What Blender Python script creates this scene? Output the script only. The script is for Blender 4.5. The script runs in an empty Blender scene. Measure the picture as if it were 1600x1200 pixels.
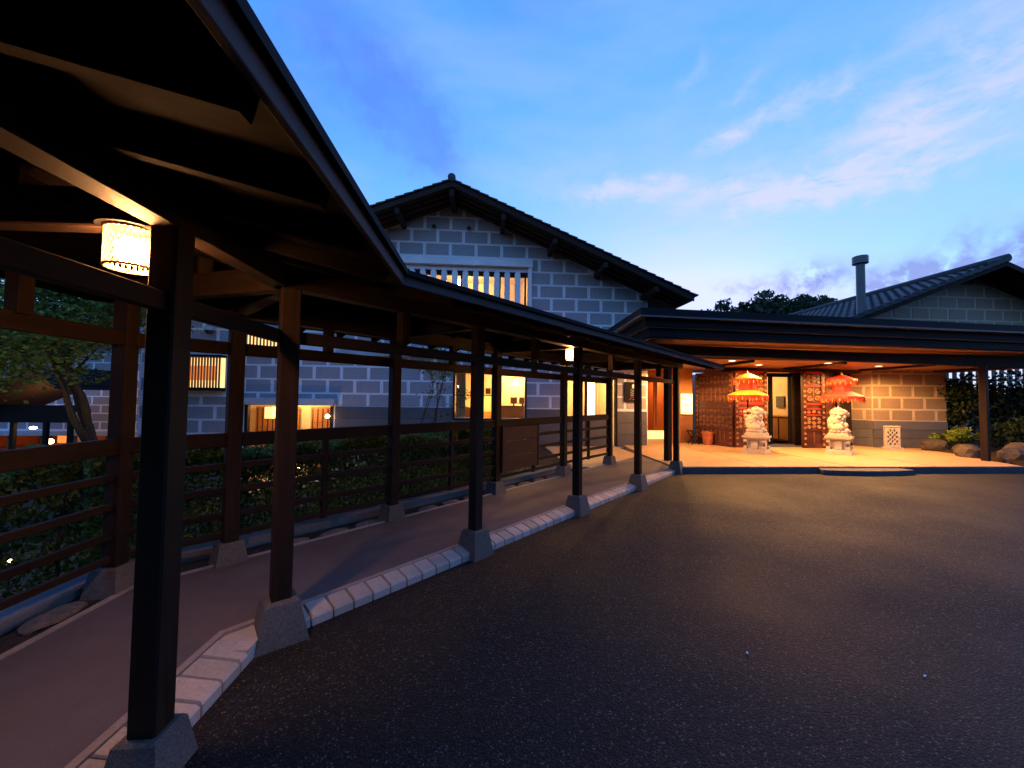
import bpy, bmesh, math, random
import numpy as np
from mathutils import Matrix, Vector

random.seed(7)
rng = np.random.default_rng(7)
S = bpy.context.scene
COL = S.collection
R = math.radians

# ---------------------------------------------------------------- camera
cd = bpy.data.cameras.new('camera')
cd.sensor_width = 36.0
cd.lens = 13.5
cd.clip_start = 0.05
cd.clip_end = 2000
cam = bpy.data.objects.new('camera', cd)
COL.objects.link(cam)
_y, _p, _r = R(4.0), R(2.1), R(0.7)
F_ = Vector((math.sin(_y)*math.cos(_p), math.cos(_y)*math.cos(_p), math.sin(_p)))
R0 = Vector((math.cos(_y), -math.sin(_y), 0))
U0 = R0.cross(F_)
Ux = U0*math.cos(_r) - R0*math.sin(_r)
Rx = R0*math.cos(_r) + U0*math.sin(_r)
cam.matrix_world = Matrix(((Rx.x, Ux.x, -F_.x, 0), (Rx.y, Ux.y, -F_.y, 0), (Rx.z, Ux.z, -F_.z, 1.6), (0, 0, 0, 1)))
S.camera = cam

# ---------------------------------------------------------------- node helper
class NT:
    def __init__(s, tree): s.t = tree
    def n(s, typ, _props=None, **inp):
        nd = s.t.nodes.new('ShaderNode' + typ)
        for k, v in (_props or {}).items(): setattr(nd, k, v)
        for k, v in inp.items():
            key = int(k[1:]) if k[0] == 'i' and k[1:].isdigit() else k.replace('_', ' ')
            s.set(nd.inputs[key], v)
        return nd
    def set(s, sock, v):
        if hasattr(v, 'is_output'): s.t.links.new(v, sock)
        else:
            if sock.type == 'RGBA' and len(v) == 3: v = (*v, 1)
            sock.default_value = v
    def math(s, op, a, b=0.0, c=0.0, clamp=False):
        nd = s.n('Math', {'operation': op, 'use_clamp': clamp}, i0=a, i1=b, i2=c); return nd.outputs[0]
    def mix(s, f, a, b, blend='MIX'):
        nd = s.n('Mix', {'data_type': 'RGBA', 'blend_type': blend}); s.set(nd.inputs[0], f); s.set(nd.inputs[6], a); s.set(nd.inputs[7], b); return nd.outputs[2]
    def ramp(s, f, stops, interp='LINEAR'):
        nd = s.n('ValToRGB'); s.set(nd.inputs[0], f); cr = nd.color_ramp; cr.interpolation = interp
        while len(cr.elements) < len(stops): cr.elements.new(.5)
        for e, (p, c) in zip(cr.elements, stops):
            e.position = p; e.color = (*c, 1) if len(c) == 3 else c
        return nd.outputs[0]
    def mr(s, v, a, b, c, d):
        nd = s.n('MapRange'); s.set(nd.inputs[0], v)
        for i, x in enumerate((a, b, c, d)): nd.inputs[i+1].default_value = x
        return nd.outputs[0]

# ---------------------------------------------------------------- dusk sky
SUN_AZ, SUN_EL = 26.0, 1.0
world = bpy.data.worlds.new('World')
S.world = world
world.use_nodes = True
w = NT(world.node_tree)
bg = world.node_tree.nodes['Background']
sky = w.n('TexSky', {'sky_type': 'NISHITA', 'sun_disc': False, 'sun_elevation': R(SUN_EL), 'sun_rotation': R(SUN_AZ), 'air_density': 1.0, 'dust_density': 0.5, 'ozone_density': 3.0})
sc_ = w.n('SeparateColor', Color=sky.outputs[0])
# the camera's soft shoulder: bright sky compresses towards pale cyan
cc_ = w.n('CombineColor')
for i_, (g_, k_) in enumerate(((.92, .86), (.60, .92), (.26, 1.42))):
    w.set(cc_.inputs[i_], w.math('MINIMUM', w.math('MULTIPLY', w.math('POWER', sc_.outputs[i_], g_), k_), (.80, .90, 1.9)[i_]))
base = cc_.outputs[0]
tc = w.n('TexCoord')
sep = w.n('SeparateXYZ', Vector=tc.outputs['Generated'])
DEG = 57.29578
az = w.math('MULTIPLY', w.math('ARCTAN2', sep.outputs[0], sep.outputs[1]), DEG)
el = w.math('MULTIPLY', w.math('ARCSINE', sep.outputs[2]), DEG)
nz1 = w.n('TexNoise', Vector=tc.outputs['Generated'], Scale=7.0, Detail=6.0, Roughness=0.62)
nz2 = w.n('TexNoise', Vector=tc.outputs['Generated'], Scale=26.0, Detail=5.0, Roughness=0.6)
warp = w.math('MULTIPLY', w.math('SUBTRACT', nz1.outputs[0], 0.5), 14.0)
warp2 = w.math('MULTIPLY', w.math('SUBTRACT', nz2.outputs[0], 0.5), 5.0)
azw = w.math('ADD', w.math('ADD', az, warp), warp2)
elw = w.math('ADD', w.math('ADD', el, w.math('MULTIPLY', warp, -0.35)), w.math('MULTIPLY', warp2, 0.7))
def cloud(a0, e0, ang, la, lb):
    c, s_ = math.cos(R(ang)), math.sin(R(ang))
    dx = w.math('SUBTRACT', azw, a0); dy = w.math('SUBTRACT', elw, e0)
    u = w.math('ADD', w.math('MULTIPLY', dx, c/la), w.math('MULTIPLY', dy, s_/la))
    v = w.math('ADD', w.math('MULTIPLY', dx, -s_/lb), w.math('MULTIPLY', dy, c/lb))
    q = w.math('ADD', w.math('MULTIPLY', u, u), w.math('MULTIPLY', v, v))
    return w.math('EXPONENT', w.math('MULTIPLY', q, -1.0))
def csum(lst):
    acc = None
    for *a, k in lst:
        m = w.math('MULTIPLY', cloud(*a), k)
        acc = m if acc is None else w.math('ADD', acc, m)
    return acc
streak = w.n('Mapping', {'vector_type': 'POINT'}, Vector=tc.outputs['Generated'])
streak.inputs['Scale'].default_value = (5.0, 9.0, 22.0)
streak.inputs['Rotation'].default_value = (0.0, 0.35, 0.0)
nz3 = w.n('TexNoise', Vector=streak.outputs[0], Scale=1.6, Detail=8.0, Roughness=0.65, Distortion=0.6)
fib = w.mr(nz3.outputs[0], 0.34, 0.62, 0.22, 1.0)
pink = csum([(21, 28.0, -2, 10, 1.3, .95), (37, 24.7, -5, 11, 1.7, 1.1), (46, 25.6, 9, 9, 3.0, .75), (50.5, 22.8, 3, 6, 1.0, .7), (36.5, 31.8, 8, 8.5, 1.3, .95), (54, 28.5, 12, 10, 4.2, .7), (28, 21, -3, 16, 2.6, .35), (10, 31, 5, 8, 2.0, .25), (58, 35, 14, 10, 3.0, .4), (30, 38.5, 30, 3, 1.0, .28), (36, 35.4, 12, 3, .9, .3),
             (95, 30, 8, 22, 3, .6), (-60, 33, -10, 16, 3, .5), (-120, 27, 6, 26, 3, .6), (160, 30, -5, 25, 4, .5), (60, 55, 20, 18, 4, .4)])
pinkm = w.math('MULTIPLY', pink, fib, clamp=True)
blue = csum([(-20, 39.5, -26, 9, 4.6, .75), (-12.5, 36, -32, 7.5, 4.4, .95), (-8, 33.2, -30, 5, 3.0, .75), (-26, 35, -40, 5, 2, .35), (8, 47, 10, 10, 3, .3), (130, 40, 20, 14, 5, .5), (-90, 45, -20, 16, 5, .5), (-150, 38, 15, 14, 4, .5)])
bluem = w.math('MULTIPLY', blue, 1.0, clamp=True)
lump = w.mr(nz2.outputs[0], 0.34, 0.60, 0.0, 1.0)
lav = csum([(43.2, 14.2, 4, 3.6, 1.5, 1.5), (50.4, 13.0, 4, 3.0, 1.7, 1.6), (57, 14.5, 10, 4.0, 2.2, 1.5), (36, 14.5, 0, 2.5, .8, .7), (55, 12, 0, 8, 1.4, .7), (75, 13, 4, 9, 2.4, 1.4), (110, 12, 0, 10, 2.4, 1.4), (-70, 13, 0, 12, 2.2, 1.3), (-115, 12, 0, 12, 2.4, 1.4), (180, 12, 0, 14, 2.2, 1.3), (-40, 12, 0, 8, 1.6, .8)])
lavm = w.math('MULTIPLY', lav, lump, clamp=True)
hazy = w.n('TexNoise', Vector=streak.outputs[0], Scale=0.5, Detail=4.0, Roughness=0.55)
hz = w.mr(hazy.outputs[0], 0.42, 0.75, 0.0, 0.26)
c1 = w.mix(hz, base, (0.60, 0.68, 0.95))
c2 = w.mix(w.math('MULTIPLY', w.math('MULTIPLY', bluem, w.mr(nz1.outputs[0], .3, .6, .55, 1.0)), 0.60), c1, (0.10, 0.20, 0.92))
c3 = w.mix(w.math('MULTIPLY', pinkm, 0.66), c2, (0.84, 0.78, 1.0))
c4 = w.mix(w.math('MULTIPLY', lavm, 0.78), c3, (0.26, 0.30, 0.72))
w.set(bg.inputs[0], c4)
bg.inputs[1].default_value = 1.0

sd = bpy.data.lights.new('sun', 'SUN')
sd.energy = 0.03
sd.angle = R(12)
sd.color = (1.0, 0.72, 0.55)
sun = bpy.data.objects.new('sun', sd)
COL.objects.link(sun)
sun.rotation_euler = (R(90 - 3), 0, R(180 - SUN_AZ))

S.view_settings.view_transform = 'Standard'
S.view_settings.look = 'None'
S.view_settings.exposure = 0.0
S.view_settings.gamma = 1.0
S.view_settings.use_curve_mapping = False
S.render.engine = 'CYCLES'
S.cycles.use_denoising = True
try:
    S.cycles.denoiser = 'OPENIMAGEDENOISE'
    S.cycles.denoising_input_passes = 'RGB_ALBEDO_NORMAL'
except Exception:
    pass
S.cycles.max_bounces = 6
S.cycles.diffuse_bounces = 4
S.cycles.glossy_bounces = 3
S.cycles.transmission_bounces = 4
S.cycles.transparent_max_bounces = 10
S.cycles.sample_clamp_indirect = 4.0
S.cycles.caustics_reflective = False
S.cycles.caustics_refractive = False

# ---------------------------------------------------------------- materials
MATS = {}
def newmat(name):
    m = bpy.data.materials.new(name); m.use_nodes = True
    t = NT(m.node_tree); b = m.node_tree.nodes['Principled BSDF']
    MATS[name] = m
    return m, t, b
def objco(t): return t.n('TexCoord').outputs['Object']
def mapped(t, vec, scale, rot=(0, 0, 0)):
    mp = t.n('Mapping', Vector=vec); mp.inputs['Scale'].default_value = scale; mp.inputs['Rotation'].default_value = rot
    return mp.outputs[0]
def bump(t, b, h, strength=.3, dist=.01):
    bp = t.n('Bump', Height=h, Strength=strength, Distance=dist); t.set(b.inputs['Normal'], bp.outputs[0])

def wood(name, a, c, rough=.5, scale=(1.2, 22, 22), spec=.35, bs=.25):
    m, t, b = newmat(name)
    rnd = t.n('ObjectInfo').outputs['Random']
    v = t.n('VectorMath', {'operation': 'ADD'}, i0=mapped(t, objco(t), scale), i1=t.n('CombineXYZ', X=t.math('MULTIPLY', rnd, 37.0)).outputs[0]).outputs[0]
    nz = t.n('TexNoise', Vector=v, Scale=1.0, Detail=7.0, Roughness=.62, Distortion=.8)
    nf = t.n('TexNoise', Vector=objco(t), Scale=1.7, Detail=3.0)
    col = t.ramp(nz.outputs[0], [(.28, a), (.72, c)])
    col = t.mix(1.0, col, t.ramp(t.math('ADD', t.math('MULTIPLY', nf.outputs[0], .6), t.math('MULTIPLY', rnd, .4)), [(.2, (.68, .68, .68)), (.8, (1.25, 1.25, 1.25))]), 'MULTIPLY')
    t.set(b.inputs['Base Color'], col)
    t.set(b.inputs['Roughness'], t.mr(nz.outputs[0], .3, .7, rough-.08, rough+.14))
    b.inputs['Specular IOR Level'].default_value = spec
    bump(t, b, nz.outputs[0], bs, .004)
    return m
wood('dark_wood', (.011, .0070, .0056), (.032, .0190, .0136), .62, spec=.12)
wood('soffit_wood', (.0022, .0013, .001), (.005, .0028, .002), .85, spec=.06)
wood('gable_wood', (.020, .013, .011), (.045, .029, .023), .75, spec=.15)
wood('board_wood', (.022, .009, .006), (.042, .018, .011), .5, spec=.25)
wood('red_wood', (.040, .010, .007), (.105, .028, .016), .38, (2.5, 9, 9), .5, .5)
wood('carved_wood', (.12, .048, .024), (.30, .125, .06), .36, (6, 6, 6), .5, .6)
wood('warm_wood', (.30, .13, .05), (.46, .22, .09), .45)
wood('door_wood', (.20, .075, .03), (.33, .14, .06), .45)
wood('grey_fascia', (.045, .040, .045), (.085, .075, .082), .7, spec=.2)

def speck(name, base, var, scale=60, rough=.7, spec=.3, bs=.3, bd=.004, dirt=None):
    m, t, b = newmat(name)
    v = objco(t)
    n1 = t.n('TexNoise', Vector=v, Scale=scale, Detail=4.0, Roughness=.7)
    n2 = t.n('TexNoise', Vector=v, Scale=2.3, Detail=5.0, Roughness=.6)
    rnd = t.n('ObjectInfo').outputs['Random']
    lo = tuple(x*(1-var) for x in base); hi = tuple(min(1, x*(1+var)) for x in base)
    col = t.ramp(n1.outputs[0], [(.3, lo), (.7, hi)])
    f = t.math('ADD', t.math('MULTIPLY', n2.outputs[0], .7), t.math('MULTIPLY', rnd, .3))
    col = t.mix(1.0, col, t.ramp(f, [(.25, (.72, .71, .70)), (.75, (1.15, 1.15, 1.15))]), 'MULTIPLY')
    if dirt:
        n3 = t.n('TexNoise', Vector=v, Scale=6.0, Detail=6.0, Roughness=.7)
        col = t.mix(t.mr(n3.outputs[0], .52, .72, 0, .6), col, dirt)
    t.set(b.inputs['Base Color'], col)
    b.inputs['Roughness'].default_value = rough
    b.inputs['Specular IOR Level'].default_value = spec
    bump(t, b, n1.outputs[0], bs, bd)
    return m
speck('granite', (.115, .11, .108), .55, 110, .85, .2, .6, .004, (.06, .055, .05))
speck('kerb_concrete', (.21, .22, .24), .2, 50, .8, .2, .3, .003, (.10, .11, .10))
speck('edge_tile', (.43, .385, .36), .16, 70, .65, .3, .25, .003, (.22, .19, .17))
speck('edge_strip', (.30, .255, .235), .2, 60, .7, .3, .2, .002, (.25, .21, .18))
speck('walk_concrete', (.125, .108, .122), .22, 140, .7, .25, .25, .002, (.085, .07, .078))
speck('porch_stone', (.44, .285, .145), .12, 90, .5, .35, .12, .002, (.34, .22, .12))
speck('porch_kerb', (.075, .078, .088), .25, 70, .7, .3, .3, .003)
speck('sandstone', (.58, .50, .38), .18, 40, .85, .15, .9, .012, (.34, .29, .21))
speck('rock', (.085, .066, .052), .4, 18, .85, .2, 1.0, .02, (.09, .085, .07))
speck('flat_rock', (.14, .115, .095), .45, 22, .85, .2, 1.0, .015, (.06, .055, .04))
speck('soil', (.045, .035, .025), .5, 30, .95, .1, .8, .02)
speck('blocker_green', (.022, .032, .014), .5, 8, .95, .05, 1.0, .05)
speck('plaster', (.62, .50, .36), .05, 40, .8, .2, .1, .001)
speck('curtain', (.62, .50, .33), .08, 50, .9, .1, .2, .003)
speck('orange_plaster', (.62, .27, .10), .05, 40, .8, .2, .1, .001)
speck('dado', (.105, .105, .118), .12, 60, .6, .3, .15, .002)
speck('terracotta', (.50, .15, .06), .12, 50, .7, .3, .2, .002)
speck('metal_grey', (.10, .102, .112), .08, 30, .42, .5, .05, .001)
speck('dark_metal', (.006, .006, .009), .15, 40, .6, .16, .05, .001)
speck('roofing', (.008, .008, .010), .2, 40, .8, .15, .1, .001)
speck('drip_metal', (.09, .09, .11), .1, 40, .38, .5, .05, .001)
speck('white_paint', (.72, .74, .78), .05, 30, .5, .4, .1, .001)
speck('ledge_paint', (.42, .44, .49), .06, 30, .6, .3, .1, .001)
speck('black_plastic', (.015, .015, .017), .1, 30, .35, .5, .02, .001)
speck('rattan', (.42, .20, .09), .2, 80, .5, .4, .2, .001)
speck('gold_cloth', (.80, .46, .06), .25, 55, .6, .3, .3, .003)
speck('red_cloth', (.62, .045, .03), .25, 55, .6, .3, .3, .003)
speck('orange_cloth', (.75, .20, .03), .25, 55, .6, .3, .3, .003)
speck('carve_gold', (.44, .22, .09), .5, 60, .45, .5, .3, .002)
speck('red_paint', (.42, .03, .02), .2, 40, .4, .5, .2, .002)
speck('bark', (.055, .042, .034), .5, 25, .9, .1, 1.0, .015)

# small square wall tiles
def mosaic(name, base, tile, mort, lo=.8, hi=1.25):
    m, t, b = newmat(name)
    sp = t.n('SeparateXYZ', Vector=objco(t))
    cv = t.n('CombineXYZ', X=sp.outputs[0], Y=sp.outputs[2])
    br = t.n('TexBrick', {'offset': 0.0, 'squash': 1.0}, Vector=cv.outputs[0], Scale=1.0, Brick_Width=tile, Row_Height=tile, Mortar_Size=.0035, Mortar_Smooth=.2,
             Color1=tuple(x*.94 for x in base), Color2=tuple(x*1.05 for x in base), Mortar=mort)
    rnd = t.n('ObjectInfo').outputs['Random']
    nz = t.n('TexNoise', Vector=objco(t), Scale=3.0, Detail=4.0)
    f = t.math('ADD', t.math('MULTIPLY', nz.outputs[0], .55), t.math('MULTIPLY', rnd, .45))
    t.set(b.inputs['Base Color'], t.mix(1.0, br.outputs[0], t.ramp(f, [(.2, (lo,)*3), (.8, (hi,)*3)]), 'MULTIPLY'))
    t.set(b.inputs['Roughness'], t.mr(br.outputs[1], 0, 1, .42, .8))
    bump(t, b, t.math('SUBTRACT', 1.0, br.outputs[1]), .4, .002)
    return m
mosaic('block_tile', (.325, .30, .33), .047, (.24, .225, .245), .95, 1.05)
mosaic('joint_tile', (.84, .83, .88), .047, (.50, .50, .55), .92, 1.06)
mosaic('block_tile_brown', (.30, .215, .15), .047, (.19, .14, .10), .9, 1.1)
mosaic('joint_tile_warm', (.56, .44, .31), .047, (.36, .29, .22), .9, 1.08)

m, t, b = newmat('asphalt')
v = objco(t)
vo = t.n('TexVoronoi', {'feature': 'F1'}, Vector=v, Scale=98.0, Randomness=1.0)
n1 = t.n('TexNoise', Vector=v, Scale=130.0, Detail=4.0, Roughness=.7)
n2 = t.n('TexNoise', Vector=v, Scale=.55, Detail=5.0, Roughness=.6)
n4 = t.n('TexNoise', Vector=v, Scale=9.0, Detail=4.0, Roughness=.6)
chip = t.n('SeparateColor', Color=vo.outputs['Color'])
col = t.ramp(chip.outputs[0], [(.0, (.0035, .0032, .0032)), (.5, (.012, .0108, .0105)), (.8, (.042, .037, .033)), (.93, (.095, .085, .074)), (1.0, (.19, .17, .145))])
col = t.mix(t.mr(vo.outputs['Distance'], .25, .55, 0, .85), col, (.005, .0045, .005))
col = t.mix(1.0, col, t.ramp(t.math('ADD', t.math('MULTIPLY', n2.outputs[0], .7), t.math('MULTIPLY', n4.outputs[0], .3)), [(.32, (.55, .55, .57)), (.5, (1.0, .98, .96)), (.68, (1.4, 1.36, 1.3))]), 'MULTIPLY')
t.set(b.inputs['Base Color'], col)
t.set(b.inputs['Roughness'], t.mr(n2.outputs[0], .3, .7, .62, .86))
b.inputs['Specular IOR Level'].default_value = .3
bump(t, b, t.math('SUBTRACT', t.math('MULTIPLY', n1.outputs[0], .4), vo.outputs['Distance']), .9, .006)

m, t, b = newmat('roof_tile')
rnd = t.n('ObjectInfo').outputs['Random']
nz = t.n('TexNoise', Vector=objco(t), Scale=12.0, Detail=4.0)
t.set(b.inputs['Base Color'], t.ramp(t.math('ADD', t.math('MULTIPLY', nz.outputs[0], .5), t.math('MULTIPLY', rnd, .5)), [(.15, (.018, .019, .023)), (.85, (.052, .055, .062))]))
b.inputs['Roughness'].default_value = .58
b.inputs['Specular IOR Level'].default_value = .3

m, t, b = newmat('glass')
m.node_tree.nodes.remove(b)
out = m.node_tree.nodes['Material Output']
fr = t.n('Fresnel', IOR=1.45)
gl = t.n('BsdfGlossy', Color=(.9, .92, .95), Roughness=.02)
tr = t.n('BsdfTransparent', Color=(.93, .95, .94))
mx = t.n('MixShader', i0=fr.outputs[0], i1=tr.outputs[0], i2=gl.outputs[0])
t.set(out.inputs[0], mx.outputs[0])

def leafmat(name, stops, trans=.35):
    m, t, b = newmat(name)
    rnd = t.n('NewGeometry').outputs['Random Per Island']
    col = t.ramp(rnd, stops)
    t.set(b.inputs['Base Color'], col)
    b.inputs['Roughness'].default_value = .5
    b.inputs['Specular IOR Level'].default_value = .25
    tl = t.n('BsdfTranslucent', Color=col)
    mx = t.n('MixShader', i0=trans, i1=b.outputs[0], i2=tl.outputs[0])
    t.set(m.node_tree.nodes['Material Output'].inputs[0], mx.outputs[0])
leafmat('hedge_leaf', [(0, (.04, .075, .02)), (.5, (.10, .19, .05)), (.9, (.18, .30, .075)), (1, (.24, .16, .05))])
leafmat('maple_leaf', [(0, (.05, .08, .018)), (.5, (.11, .18, .035)), (1, (.20, .27, .055))], .45)
leafmat('dark_leaf', [(0, (.008, .016, .008)), (.6, (.020, .038, .016)), (1, (.042, .068, .026))], .2)
leafmat('far_leaf', [(0, (.014, .028, .016)), (.6, (.03, .055, .028)), (1, (.05, .085, .04))], .2)
leafmat('bright_leaf', [(0, (.10, .16, .02)), (.5, (.20, .30, .04)), (1, (.34, .42, .07))], .4)

def emit(name, col, strength):
    m, t, b = newmat(name)
    b.inputs['Base Color'].default_value = (*col, 1)
    b.inputs['Emission Color'].default_value = (*col, 1)
    b.inputs['Emission Strength'].default_value = strength
    return m
emit('bulb', (1.0, .45, .15), 720.0)
emit('shade_glow', (1.0, .42, .13), 3.4)
emit('paper_lit', (1.0, .30, .06), 1.1)
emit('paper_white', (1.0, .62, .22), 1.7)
emit('downlight_glow', (1.0, .66, .36), 14.0)
emit('globe_glow', (1.0, .62, .28), 22.0)
emit('tube_glow', (1.0, .78, .42), 5.0)
emit('small_glow', (1.0, .6, .25), 30.0)

def paper_print(name, colA, colB, strength):
    m, t, b = newmat(name)
    nz = t.n('TexNoise', Vector=objco(t), Scale=5.0, Detail=5.0)
    col = t.ramp(nz.outputs[0], [(.42, colA), (.56, colB)])
    t.set(b.inputs['Base Color'], col); t.set(b.inputs['Emission Color'], col)
    b.inputs['Emission Strength'].default_value = strength
paper_print('backlit_picture', (.95, .78, .30), (.98, .90, .62), 1.3)

# ---------------------------------------------------------------- object helpers
WM = {}
def reg(o, M=None, parent=None):
    M = M or Matrix()
    COL.objects.link(o)
    o.matrix_basis = M
    if parent is not None:
        o.parent = parent
        o.matrix_parent_inverse = WM[parent.name].inverted()
    WM[o.name] = M
    return o
def tag(o, label, cat, group=None):
    o['label'] = label; o['category'] = cat
    if group: o['group'] = group
    return o
def thing(name, label, cat, loc=(0, 0, 0), group=None):
    o = bpy.data.objects.new(name, None)
    o.empty_display_size = .1
    reg(o, Matrix.Translation(loc))
    return tag(o, label, cat, group)
def T(x, y, z): return Matrix.Translation((x, y, z))

class MB:
    def __init__(s): s.v = []; s.f = []
    def add(s, vs, fs):
        o = len(s.v); s.v += [tuple(p) for p in vs]; s.f += [tuple(i+o for i in q) for q in fs]; return s
    def box(s, c, d, rz=0.0):
        x, y, z = d[0]/2, d[1]/2, d[2]/2; ca, sa = math.cos(rz), math.sin(rz)
        vs = [(c[0]+a*x*ca-b_*y*sa, c[1]+a*x*sa+b_*y*ca, c[2]+e*z) for e in (-1, 1) for a, b_ in ((-1, -1), (1, -1), (1, 1), (-1, 1))]
        return s.add(vs, [(3, 2, 1, 0), (4, 5, 6, 7), (0, 1, 5, 4), (1, 2, 6, 5), (2, 3, 7, 6), (3, 0, 4, 7)])
    def b6(s, x0, x1, y0, y1, z0, z1): return s.box(((x0+x1)/2, (y0+y1)/2, (z0+z1)/2), (x1-x0, y1-y0, z1-z0))
    def prism(s, poly, z0, z1):
        n = len(poly)
        vs = [(x, y, z0) for x, y in poly] + [(x, y, z1) for x, y in poly]
        return s.add(vs, [tuple(range(n))[::-1], tuple(range(n, 2*n))] + [(i, (i+1) % n, n+(i+1) % n, n+i) for i in range(n)])
    def prism3(s, pts, off):
        n = len(pts); off = Vector(off)
        vs = [Vector(p) for p in pts] + [Vector(p)+off for p in pts]
        return s.add(vs, [tuple(range(n))[::-1], tuple(range(n, 2*n))] + [(i, (i+1) % n, n+(i+1) % n, n+i) for i in range(n)])
    def frus(s, c, a, b_, z0, z1, rz=0.0, ay=None, by=None):
        vs = []
        for hw, hy, z in ((a, ay or a, z0), (b_, by or b_, z1)):
            for i, j in ((-1, -1), (1, -1), (1, 1), (-1, 1)):
                x, y = i*hw, j*hy
                vs.append((c[0]+x*math.cos(rz)-y*math.sin(rz), c[1]+x*math.sin(rz)+y*math.cos(rz), z))
        return s.add(vs, [(3, 2, 1, 0), (4, 5, 6, 7), (0, 1, 5, 4), (1, 2, 6, 5), (2, 3, 7, 6), (3, 0, 4, 7)])
    def cyl(s, p0, p1, r0, r1=None, n=12, cap=True):
        r1 = r0 if r1 is None else r1
        p0, p1 = Vector(p0), Vector(p1); d = (p1-p0).normalized()
        a = d.orthogonal().normalized(); c = d.cross(a)
        vs = []
        for p, r in ((p0, r0), (p1, r1)):
            for i in range(n):
                q = 2*math.pi*i/n; vs.append(p + (a*math.cos(q)+c*math.sin(q))*r)
        fs = [(i, (i+1) % n, n+(i+1) % n, n+i) for i in range(n)]
        if cap: fs += [tuple(range(n))[::-1], tuple(range(n, 2*n))]
        return s.add(vs, fs)
    def tube(s, pts, r, n=6):
        pts = [Vector(p) for p in pts]; o = len(s.v); k = len(pts)
        for i, p in enumerate(pts):
            d = (pts[min(i+1, k-1)] - pts[max(i-1, 0)]).normalized()
            up = Vector((0, 0, 1)) if abs(d.z) < .9 else Vector((1, 0, 0))
            a = d.cross(up).normalized(); c = d.cross(a)
            rr = r[i] if isinstance(r, (list, tuple)) else r
            for j in range(n):
                q = 2*math.pi*j/n; s.v.append(tuple(p+(a*math.cos(q)+c*math.sin(q))*rr))
        for i in range(k-1):
            for j in range(n):
                s.f.append((o+i*n+j, o+i*n+(j+1) % n, o+(i+1)*n+(j+1) % n, o+(i+1)*n+j))
        s.f.append(tuple(o+j for j in range(n))[::-1]); s.f.append(tuple(o+(k-1)*n+j for j in range(n)))
        return s
    def lathe(s, prof, c=(0, 0, 0), n=24, ripple=None):
        o = len(s.v); k = len(prof)
        for r, z in prof:
            for j in range(n):
                q = 2*math.pi*j/n; rr = r*(1 + (ripple(q) if ripple else 0)); s.v.append((c[0]+rr*math.cos(q), c[1]+rr*math.sin(q), c[2]+z))
        for i in range(k-1):
            for j in range(n): s.f.append((o+i*n+j, o+i*n+(j+1) % n, o+(i+1)*n+(j+1) % n, o+(i+1)*n+j))
        return s
    def ico(s, c, r, sub=1, sq=(1, 1, 1), jit=0.0):
        bm = bmesh.new(); bmesh.ops.create_icosphere(bm, subdivisions=sub, radius=1.0)
        vs = []
        for v_ in bm.verts:
            k = 1+random.uniform(-jit, jit); vs.append((c[0]+v_.co.x*r*sq[0]*k, c[1]+v_.co.y*r*sq[1]*k, c[2]+v_.co.z*r*sq[2]*k))
        bm.verts.index_update(); fs = [tuple(v_.index for v_ in f.verts) for f in bm.faces]; bm.free()
        return s.add(vs, fs)
    def mesh(s, name, mat, smooth=False, M=None):
        me = bpy.data.meshes.new(name)
        vs = s.v
        if M is not None: vs = [tuple(M @ Vector(p)) for p in vs]
        me.from_pydata(vs, [], s.f); me.validate(); me.update()
        me.materials.append(MATS[mat])
        if smooth:
            me.polygons.foreach_set('use_smooth', [True]*len(me.polygons))
        return me
    def build(s, name, mat, parent=None, origin=None, smooth=False, kind=None, recalc=True):
        if origin is None:
            a = np.array(s.v); origin = ((a[:, 0].min()+a[:, 0].max())/2, (a[:, 1].min()+a[:, 1].max())/2, a[:, 2].min())
        M = T(*origin)
        me = s.mesh(name, mat, smooth, M.inverted())
        if recalc:
            bm = bmesh.new(); bm.from_mesh(me); bmesh.ops.recalc_face_normals(bm, faces=bm.faces); bm.to_mesh(me); bm.free()
        o = reg(bpy.data.objects.new(name, me), M, parent)
        if kind: o['kind'] = kind
        return o

def structure(name, mb, mat, **k): return mb.build(name, mat, kind='structure', **k)

BC = {}
def beam(name, p0, p1, wd, ht, mat, parent=None, ch=.006, rz=0.0):
    p0, p1 = Vector(p0), Vector(p1)
    d = p1-p0; L = d.length; X = d/L
    up = Vector((0, 0, 1)) if abs(X.z) < .95 else Vector((math.cos(rz), math.sin(rz), 0))
    Y = up.cross(X).normalized(); Z = X.cross(Y)
    key = (name, round(L, 3), wd, ht, mat, ch)
    if key not in BC:
        a, c = wd/2, ht/2
        sec = [(-a+ch, -c), (a-ch, -c), (a, -c+ch), (a, c-ch), (a-ch, c), (-a+ch, c), (-a, c-ch), (-a, -c+ch)]
        mb = MB(); n = 8
        mb.add([(-L/2, y, z) for y, z in sec]+[(L/2, y, z) for y, z in sec],
               [tuple(range(n))[::-1], tuple(range(n, 2*n))]+[(i, (i+1) % n, n+(i+1) % n, n+i) for i in range(n)])
        me = mb.mesh(name, mat)
        bm = bmesh.new(); bm.from_mesh(me); bmesh.ops.recalc_face_normals(bm, faces=bm.faces); bm.to_mesh(me); bm.free()
        BC[key] = me
    mid = (p0+p1)/2
    M = Matrix(((X.x, Y.x, Z.x, mid.x), (X.y, Y.y, Z.y, mid.y), (X.z, Y.z, Z.z, mid.z), (0, 0, 0, 1)))
    return reg(bpy.data.objects.new(name, BC[key]), M, parent)

def light(name, typ, loc, power, col, parent, **k):
    ld = bpy.data.lights.new(name, typ); ld.energy = power; ld.color = col
    for a, v_ in k.items(): setattr(ld, a, v_)
    o = bpy.data.objects.new(name, ld)
    return reg(o, T(*loc), parent)
WARM = (1.0, .48, .15)

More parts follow.
